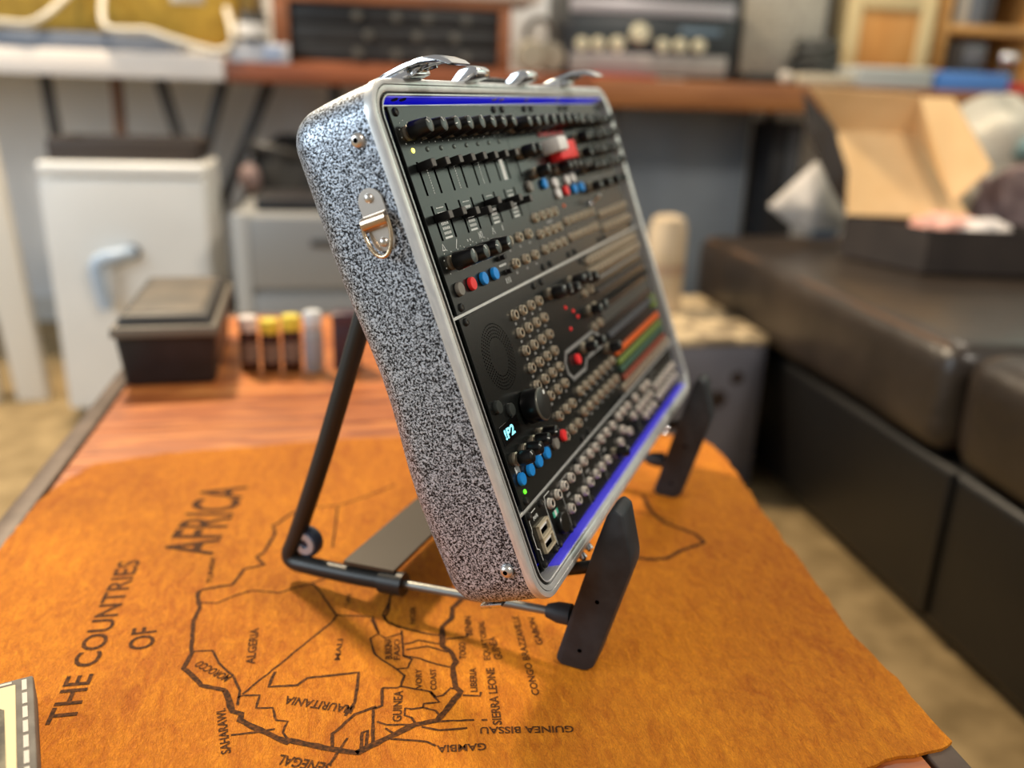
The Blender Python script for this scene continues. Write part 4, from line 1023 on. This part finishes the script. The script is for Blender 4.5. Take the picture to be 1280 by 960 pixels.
part(e, 'body', mat('lt_grey', (176, 178, 174), 0.5), 1.55, 1.812, 2.608, 2.74, 0.8745, 0.915, 0.006); part(e, 'lid', mat('lt_grey2', (194, 196, 190), 0.5), 1.548, 1.814, 2.606, 2.742, 0.9155, 0.936, 0.005)
e = tag(empty('blue_carton', (1.955, 2.66, 0.8745)), 'blue carton lying beside the light grey plastic case', 'carton')
part(e, 'body', mat('carton_blue2', (76, 128, 200), 0.5), 1.828, 2.084, 2.608, 2.73, 0.8745, 0.93, 0.004); part(e, 'top_label', mat('carton_pale', (150, 180, 216), 0.5), 1.86, 2.00, 2.62, 2.70, 0.9298, 0.9312, 0.0003)
bm = bmesh.new(); box(bm, 2.10, 2.23, 2.61, 2.72, 0.8745, 0.902, 0, 0.003); tag(finish(bm, 'red_carton', mat('carton_red', (196, 44, 40), 0.5)), 'small red carton at the end of the blue carton', 'carton')
e = tag(empty('shelf_unit', (2.17, 3.0, 0.8745)), 'open wooden shelf unit next to the wooden cabinet', 'shelf')
M_SHW = noisy('shelf_wood', (180, 128, 66), (204, 152, 86), 6, 0.5, stretch=(1, 5, 5))
for x0, x1 in ((1.985, 2.015), (2.345, 2.375)): part(e, 'upright', M_SHW, x0, x1, 2.86, 3.14, 0.8745, 1.3, 0.003)
for z in (1.062, 1.27): part(e, 'shelf_board', M_SHW, 2.016, 2.344, 2.86, 3.14, z, z + 0.03, 0.002)
part(e, 'back_board', mat('shelf_back', (60, 52, 40), 0.6), 2.016, 2.344, 3.11, 3.138, 0.8745, 1.27, 0.001)
for i, (x, c_) in enumerate(((2.04, (60, 66, 76)), (2.085, (196, 186, 172)), (2.135, (120, 124, 132)), (2.18, (70, 70, 74)))):
    bk = tag(empty('book', (x, 2.98, 1.0925)), ['dark slate book on the wooden shelf, against the upright', 'cream book on the wooden shelf beside the slate book', 'grey book on the wooden shelf beside the cream book', 'charcoal book on the wooden shelf at the end of the row'][i], 'book', 'books on the wooden shelf')
    bm = bmesh.new(); box(bm, -0.018, 0.018, -0.08, 0.08, 0, 0.165, 0, 0.002); finish(bm, 'cover', mat('book_%d' % i, c_, 0.6), bk)
    bm = bmesh.new(); box(bm, -0.014, 0.014, -0.076, 0.0805, 0.003, 0.1655, 0, 0.0005, 1); finish(bm, 'pages', mat('pages', (220, 212, 196), 0.7), bk)
e = tag(empty('black_radio', (2.05, 2.80, 0.8745)), 'small black radio on the bench under the shelf unit', 'radio')
part(e, 'body', mat('radio_black', (44, 44, 46), 0.45), 2.005, 2.098, 2.76, 2.84, 0.8745, 1.03, 0.006); part(e, 'speaker_face', mat('radio_grey', (96, 94, 96), 0.5), 2.015, 2.088, 2.757, 2.7605, 0.96, 1.02, 0.0005)
for i, (x, z) in enumerate(((2.152, 0.0), (2.205, 0.0))):
    e = tag(empty('glass_decanter', (x, 2.74 + 0.03 * i, 0.8745)), ['round glass decanter with a sparkling stopper, beside the black radio', 'round glass decanter with a sparkling stopper, behind the red carton'][i], 'decanter', 'decanters on the bench')
    bm = bmesh.new(); lathe(bm, [(0, 0), (0.022, 0), (0.030, 0.010), (0.032, 0.035), (0.022, 0.056), (0.009, 0.066), (0.008, 0.086), (0.012, 0.09), (0, 0.09)], 20); finish(bm, 'body', mat('decanter_glass', (120, 104, 84), 0.08, trans=0.5), e)
    bm = bmesh.new(); lathe(bm, [(0, 0.088), (0.008, 0.09), (0.016, 0.105), (0.017, 0.114), (0.010, 0.126), (0, 0.130)], 16); finish(bm, 'stopper', M_CHROME, e)

# ---------------------------------------------------------------- under the benches
e = tag(empty('slate_board', (1.0, 3.06, 0)), 'large slate grey board leaning on the wall under the thick workbench', 'board')
part(e, 'board', noisy('slate_paint', (122, 132, 142), (150, 160, 170), 2.5, 0.6), 0.30, 1.415, 3.03, 3.075, 0.012, 0.785, 0.004); part(e, 'lower_edge', M_DLEG, 0.30, 1.415, 3.025, 3.08, 0, 0.0118, 0.001)
e = tag(empty('floor_speaker', (1.485, 2.95, 0)), 'tall narrow black floor speaker under the workbench', 'speaker')
part(e, 'body', M_CASEB, 1.432, 1.545, 2.88, 3.06, 0.0, 0.757, 0.006); part(e, 'tweeter_plate', mat('tweeter', (86, 88, 92), 0.4), 1.492, 1.530, 2.875, 2.8815, 0.53, 0.74, 0.001)
e = tag(empty('mini_fridge', (-0.52, 2.32, 0)), 'white mini fridge with a rounded lid under the white workbench', 'fridge')
M_FR = noisy('fridge_white', (222, 220, 214), (232, 230, 224), 3, 0.4)
part(e, 'body', M_FR, -0.722, -0.350, 2.215, 2.44, 0.02, 0.640, 0.016, seg=3); part(e, 'door', M_FR, -0.722, -0.350, 2.190, 2.2135, 0.03, 0.604, 0.010, seg=3); part(e, 'top_trim', mat('fridge_trim', (236, 235, 230), 0.35), -0.722, -0.350, 2.190, 2.2135, 0.610, 0.640, 0.008, seg=3)
for x in (-0.68, -0.38): part(e, 'foot', M_BLACK, x - 0.02, x + 0.02, 2.24, 2.42, 0, 0.02, 0.002)
bm = bmesh.new(); tube(bm, smooth_pts([(-0.528 + 0.52, 2.186 - 2.32, 0.432), (-0.560 + 0.52, 2.160 - 2.32, 0.428), (-0.602 + 0.52, 2.155 - 2.32, 0.415), (-0.606 + 0.52, 2.156 - 2.32, 0.37), (-0.598 + 0.52, 2.168 - 2.32, 0.300)], 5), 0.016, 10)
finish(bm, 'pale_blue_handle', mat('handle_blue', (172, 190, 210), 0.4), e)
bm = bmesh.new(); lathe(bm, [(0, 0.01), (0.014, 0.008), (0.018, 0)], 14); o = finish(bm, 'handle_mount', M_DLEG, e); o.location = (-0.008, 2.189 - 2.32, 0.432); o.rotation_euler = (math.radians(90), 0, 0)
e = tag(empty('black_tray', (-0.53, 2.33, 0.6405)), 'flat dark brown tray lying on the mini fridge', 'tray')
part(e, 'base', mat('tray_brown', (58, 48, 42), 0.6), -0.705, -0.37, 2.23, 2.43, 0.6405, 0.653, 0.003)
for x0, x1, y0, y1 in ((-0.705, -0.37, 2.23, 2.242), (-0.705, -0.37, 2.418, 2.43), (-0.705, -0.693, 2.2425, 2.4175), (-0.382, -0.37, 2.2425, 2.4175)): part(e, 'side', mat('tray_brown', (58, 48, 42), 0.6), x0, x1, y0, y1, 0.6532, 0.69, 0.002)
bag = tag(empty('black_bag', (-0.19, 2.72, 0)), 'slumped black equipment bag between the mini fridge and the grey drawer box', 'bag')
bm = bmesh.new(); blob(bm, (0, 0, 0.34), (0.155, 0.14, 0.345), 0.14, 3, 4, 1.6, flat=-0.338); finish(bm, 'bag_body', noisy('bag_black', (20, 20, 19), (36, 34, 32), 10, 0.6), bag)
bm = bmesh.new(); tube(bm, smooth_pts([(-0.08, -0.06, 0.62), (-0.09, -0.12, 0.66), (-0.02, -0.15, 0.65), (0.04, -0.10, 0.63)], 5), 0.011, 8); finish(bm, 'strap', M_DLEG, bag)
bm = bmesh.new(); blob(bm, (-0.10, -0.135, 0.57), (0.03, 0.022, 0.04), 0.1, 6, 3); finish(bm, 'pink_tag', mat('tag_pink', (150, 128, 126), 0.6), bag)
e = tag(empty('drawer_box', (-0.08, 2.17, 0)), 'grey metal drawer box behind the jars', 'drawer')
part(e, 'body', mat('steel_grey', (140, 140, 138), 0.45, 0.2), -0.268, 0.12, 2.02, 2.34, 0.0, 0.550, 0.008); part(e, 'edge_trim', mat('steel_light', (186, 186, 182), 0.4, 0.2), -0.272, -0.236, 2.008, 2.0195, 0.0, 0.552, 0.003)
for z in (0.02, 0.2, 0.38):
    dr = part(e, 'drawer', mat('steel_grey_b', (148, 148, 146), 0.45, 0.2), -0.234, 0.118, 2.006, 2.0195, z, z + 0.165, 0.004)
    part(dr, 'handle', M_DLEG, -0.10, -0.02, 1.996, 2.0058, z + 0.10, z + 0.115, 0.002, origin=e.location)
bm = bmesh.new(); box(bm, -0.225, -0.06, 2.06, 2.24, 0.5505, 0.580, 0, 0.008); tag(finish(bm, 'black_case', M_CASEB), 'flat black case on top of the grey drawer box', 'case')
# white trestle: two slanted legs at the left
tr = tag(empty('white_trestle', (-0.95, 2.4, 0)), 'white wooden trestle with slanted legs beside the mini fridge', 'trestle')
M_WL = mat('trestle_white', (222, 216, 204), 0.5)
for (x0, x1, y0) in ((-0.862, -0.915, 2.37), (-0.985, -0.99, 2.36)):
    bm = bmesh.new(); wq = 0.04
    t = bmesh.new()
    a = [t.verts.new((x0 + dx - tr.location.x, y0 + dy - tr.location.y, 0)) for dx, dy in ((-wq, -0.02), (wq, -0.02), (wq, 0.02), (-wq, 0.02))]
    b = [t.verts.new((x1 + dx - tr.location.x, y0 + dy - tr.location.y, 0.80)) for dx, dy in ((-wq, -0.02), (wq, -0.02), (wq, 0.02), (-wq, 0.02))]
    t.faces.new(a[::-1]); t.faces.new(b)
    for i in range(4): t.faces.new((a[i], a[(i + 1) % 4], b[(i + 1) % 4], b[i]))
    bmesh.ops.bevel(t, geom=t.edges[:], offset=0.004, segments=2, profile=0.5, affect='EDGES'); merge(bm, t); finish(bm, 'leg', M_WL, tr)
part(tr, 'top_bar', M_WL, -1.25, -0.86, 2.35, 2.40, 0.795, 0.822, 0.003)

# ---------------------------------------------------------------- sofa and what lies on it
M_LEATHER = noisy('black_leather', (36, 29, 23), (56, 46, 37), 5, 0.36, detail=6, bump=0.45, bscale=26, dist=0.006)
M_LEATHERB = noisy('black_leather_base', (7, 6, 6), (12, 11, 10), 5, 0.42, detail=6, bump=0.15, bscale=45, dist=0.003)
sofa = tag(empty('leather_sofa', (1.4, 0.9, 0)), 'black leather sofa with thick seat cushions beside the table', 'sofa')
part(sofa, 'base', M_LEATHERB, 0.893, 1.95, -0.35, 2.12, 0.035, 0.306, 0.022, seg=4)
for y in (1.06,): part(sofa, 'base_seam', M_LEATHERB, 0.884, 0.905, y - 0.006, y + 0.006, 0.05, 0.30, 0.005)
cushion(sofa, 'seat_cushion', M_LEATHER, 0.872, 1.78, 1.082, 2.12, 0.314, 0.494, 0.004, 0.05, 1)
cushion(sofa, 'seat_cushion', M_LEATHER, 0.872, 1.78, 0.02, 1.068, 0.314, 0.494, 0.014, 0.05, 5)
for y0, y1 in ((1.12, 2.08), (0.07, 1.03)):
    bm = bmesh.new(); tube(bm, [Vector((0.893 + 0.004 * math.sin(9 * (y0 + (y1 - y0) * k / 24)), y0 + (y1 - y0) * k / 24, 0.4835)) - sofa.location for k in range(25)], 0.0055, 8)
    finish(bm, 'piping', mat('leather_piping', (92, 68, 48), 0.4), sofa)
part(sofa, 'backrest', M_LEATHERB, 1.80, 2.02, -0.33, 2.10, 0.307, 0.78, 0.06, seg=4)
for y0, y1 in ((0.03, 1.06), (1.09, 2.0)): cushion(sofa, 'back_cushion', M_LEATHER, 1.785, 1.96, y0, y1, 0.50, 0.86, 0.02, 0.05, y0 * 9)
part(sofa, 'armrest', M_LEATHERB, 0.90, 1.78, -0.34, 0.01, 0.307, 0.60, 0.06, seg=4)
for x in (0.96, 1.88):
    for y in (-0.27, 2.05): part(sofa, 'foot', M_BLACK, x - 0.03, x + 0.03, y - 0.03, y + 0.03, 0, 0.036, 0.003)
SZ = 0.5025
M_KRAFT = noisy('kraft_card', (228, 188, 132), (238, 202, 148), 7, 0.7)
M_BOXBK = noisy('box_black_card', (40, 32, 27), (52, 43, 37), 12, 0.6)
mailer = tag(empty('mailer_box', (1.225, 1.66, SZ)), 'open mailer box, black outside and kraft inside, on the sofa seat', 'box')
c0 = Vector((1.152, 1.577, 0)); ex = Vector((0.984, -0.178, 0)).normalized(); ey = Vector((-0.343, 0.939, 0)).normalized(); wx, wy, hh = 0.30, 0.213, 0.09
def bxp(i, j, z): return c0 + ex * wx * i + ey * wy * j + Vector((0, 0, SZ + z)) - mailer.location
th = 0.004
for nm, q in (('front_wall', [(0, 0), (1, 0)]), ('side_wall', [(0, 0), (0, 1)]), ('side_wall', [(1, 0), (1, 1)]), ('back_wall', [(0, 1), (1, 1)])):
    bm = bmesh.new(); a, b = q; sheet(bm, [bxp(*a, 0), bxp(*b, 0), bxp(*b, hh), bxp(*a, hh)], th); finish(bm, nm, M_BOXBK, mailer, smooth=0)
bm = bmesh.new(); sheet(bm, [bxp(0, 0, 0.003), bxp(1, 0, 0.003), bxp(1, 1, 0.003), bxp(0, 1, 0.003)], th); finish(bm, 'bottom', M_KRAFT, mailer, smooth=0)
ml = mailer.location
def mp(*p): return Vector(p) / 1000 - ml
hL, hR = Vector((1.079, 1.777, SZ + hh)) - ml, Vector((1.345, 1.715, SZ + hh)) - ml
tL, tR = mp(1089, 1880, 767), mp(1262, 1840, 768)
def two_tone(nm, pts, inner_first=True):
    """card with a kraft inside and a black outside"""
    P = [Vector(p) for p in pts]; n = (P[1] - P[0]).cross(P[2] - P[0]).normalized()
    bm = bmesh.new(); sheet(bm, [p + n * 0.001 for p in P], 0.002, 0); sheet(bm, [p - n * 0.0012 for p in P], 0.002, 1)
    return finish(bm, nm, [M_KRAFT, M_BOXBK], mailer, smooth=0)
two_tone('lid', [hL, hR, tR, tL])
two_tone('lid_flap', [tL, tR, mp(1216, 1790, 852), mp(978, 1830, 859)])
two_tone('lid_side_flap', [tR, mp(1276, 1690, 631), mp(1314, 1640, 711), mp(1265, 1740, 846), mp(1220, 1790, 846)])
bm = bmesh.new(); sheet(bm, [mp(1071, 1766, 600), mp(1066, 1776, 689), mp(1034, 1804, 776), mp(964, 1830, 853), mp(961, 1782, 768), mp(1020, 1760, 658)], 0.0024); finish(bm, 'lid_side_flap', M_BOXBK, mailer, smooth=0)
e = tag(empty('tissue_paper', (1.23, 1.64, SZ + 0.005)), 'crumpled pink and white tissue paper in the open mailer box', 'paper')
bm = bmesh.new(); blob(bm, (0.015, 0.02, 0.07), (0.085, 0.05, 0.036), 0.25, 9, 4, 3.0); finish(bm, 'pink_sheet', mat('tissue_pink', (234, 178, 160), 0.8), e)
bm = bmesh.new(); blob(bm, (0.075, -0.01, 0.066), (0.075, 0.045, 0.032), 0.25, 2, 4, 3.0); finish(bm, 'white_sheet', mat('tissue_white', (232, 222, 214), 0.8), e)
# white padded bag leaning between the sofa and the mailer box
M_FOAM = noisy('padded_white', (188, 180, 170), (214, 206, 196), 40, 0.7)
e = tag(empty('padded_envelope', (1.08, 1.95, SZ)), 'white padded envelope leaning on the black side of the mailer box', 'envelope')
bm = bmesh.new(); t = bmesh.new()
P = [(0.981, 1.955, 0.587), (1.045, 1.965, 0.645), (1.100, 1.975, 0.692), (1.122, 1.965, 0.672), (1.160, 1.95, 0.600), (1.186, 1.945, 0.545), (1.150, 1.935, 0.5115), (1.090, 1.935, 0.5115), (1.02, 1.945, 0.556)]
cen = Vector((1.085, 1.945, 0.59)) - e.location
fr = [t.verts.new(Vector(p) - e.location + Vector((0, -0.004, 0))) for p in P]; bk = [t.verts.new(Vector(p) - e.location + Vector((0, 0.004, 0))) for p in P]
cf = t.verts.new(cen + Vector((0, -0.035, 0))); cb = t.verts.new(cen + Vector((0, 0.035, 0)))
for i in range(len(P)):
    k = (i + 1) % len(P); t.faces.new((fr[i], fr[k], cf)); t.faces.new((bk[k], bk[i], cb)); t.faces.new((fr[i], bk[i], bk[k], fr[k]))
bmesh.ops.subdivide_edges(t, edges=t.edges[:], cuts=2, smooth=0.6); merge(bm, t); finish(bm, 'pouch', M_FOAM, e, smooth=70)
bm = bmesh.new(); sheet(bm, [Vector((1.085, 1.930, 0.512)) - e.location, Vector((1.15, 1.930, 0.512)) - e.location, Vector((1.15, 1.921, 0.535)) - e.location, Vector((1.085, 1.915, 0.535)) - e.location], 0.001); finish(bm, 'blue_label', mat('label_blue', (120, 136, 152), 0.6), e, smooth=0)
e = tag(empty('folded_blanket', (1.56, 1.93, SZ)), 'crumpled white and pale green blanket heaped on the sofa behind the mailer box', 'blanket')
bm = bmesh.new(); blob(bm, (0.0, 0.04, 0.17), (0.155, 0.11, 0.172), 0.22, 12, 4, 2.4, flat=-0.168); finish(bm, 'cloth', noisy('blanket_white', (196, 190, 172), (216, 210, 194), 8, 0.85), e)
bm = bmesh.new(); blob(bm, (0.03, -0.055, 0.235), (0.045, 0.03, 0.028), 0.2, 15, 3); finish(bm, 'green_fold', mat('fold_teal', (120, 148, 150), 0.85), e)
e = tag(empty('mauve_jumper', (1.52, 1.76, SZ)), 'mauve knitted jumper in a heap on the sofa in front of the white blanket', 'jumper')
bm = bmesh.new(); blob(bm, (0.0, 0.0, 0.105), (0.13, 0.055, 0.107), 0.25, 21, 4, 2.6, flat=-0.104); finish(bm, 'body', noisy('mauve_knit', (112, 92, 90), (140, 120, 116), 30, 0.9), e)
bm = bmesh.new(); blob(bm, (0.07, -0.035, 0.035), (0.06, 0.03, 0.036), 0.25, 23, 3, flat=-0.034); finish(bm, 'sleeve', noisy('mauve_knit', (112, 92, 90), (140, 120, 116), 30, 0.9), e)
# box stool at the end of the sofa, with a beige cloth
st_ = tag(empty('box_stool', (0.752, 1.83, 0)), 'grey-violet box stool with a beige patterned top, standing between table and sofa', 'stool')
part(st_, 'body', noisy('stool_grey', (92, 92, 100), (108, 107, 114), 6, 0.5), 0.645, 0.862, 1.638, 2.03, 0.004, 0.335, 0.006)
part(st_, 'top', noisy('beige_marbling', (120, 104, 80), (206, 182, 142), 22, 0.6, lo=0.42, hi=0.56, detail=5), 0.641, 0.866, 1.634, 2.034, 0.3355, 0.352, 0.004)
for x, z, r in ((0.800, 0.262, 0.013), (0.760, 0.215, 0.018)):
    bm = bmesh.new(); lathe(bm, [(0, 0.002), (r * 0.5, 0.002), (r, 0.003), (r * 1.2, 0)], 16); o = finish(bm, 'vent_hole', mat('vent_brown', (44, 32, 26), 0.5), st_)
    o.location = Vector((x, 1.638, z)) - st_.location; o.rotation_euler = (math.radians(90), 0, 0)
for x in (0.66, 0.845):
    for y in (1.66, 2.01): part(st_, 'foot', M_BLACK, x - 0.012, x + 0.012, y - 0.012, y + 0.012, 0, 0.004, 0)
rl = tag(empty('cloth_roll', (0.705, 1.88, 0.3525)), 'upright roll of beige cloth standing on the box stool', 'cloth')
bm = bmesh.new(); lathe(bm, [(0, 0), (0.042, 0), (0.044, 0.004), (0.043, 0.19), (0.036, 0.215), (0.020, 0.222), (0.006, 0.214), (0, 0.212)], 20); finish(bm, 'roll', noisy('beige_cloth', (180, 158, 126), (206, 186, 156), 12, 0.85), rl)
bm = bmesh.new(); lathe(bm, [(0.0445, 0.09), (0.0452, 0.10), (0.0445, 0.112)], 20); finish(bm, 'ribbon', mat('ribbon_tan', (160, 132, 106), 0.7), rl)
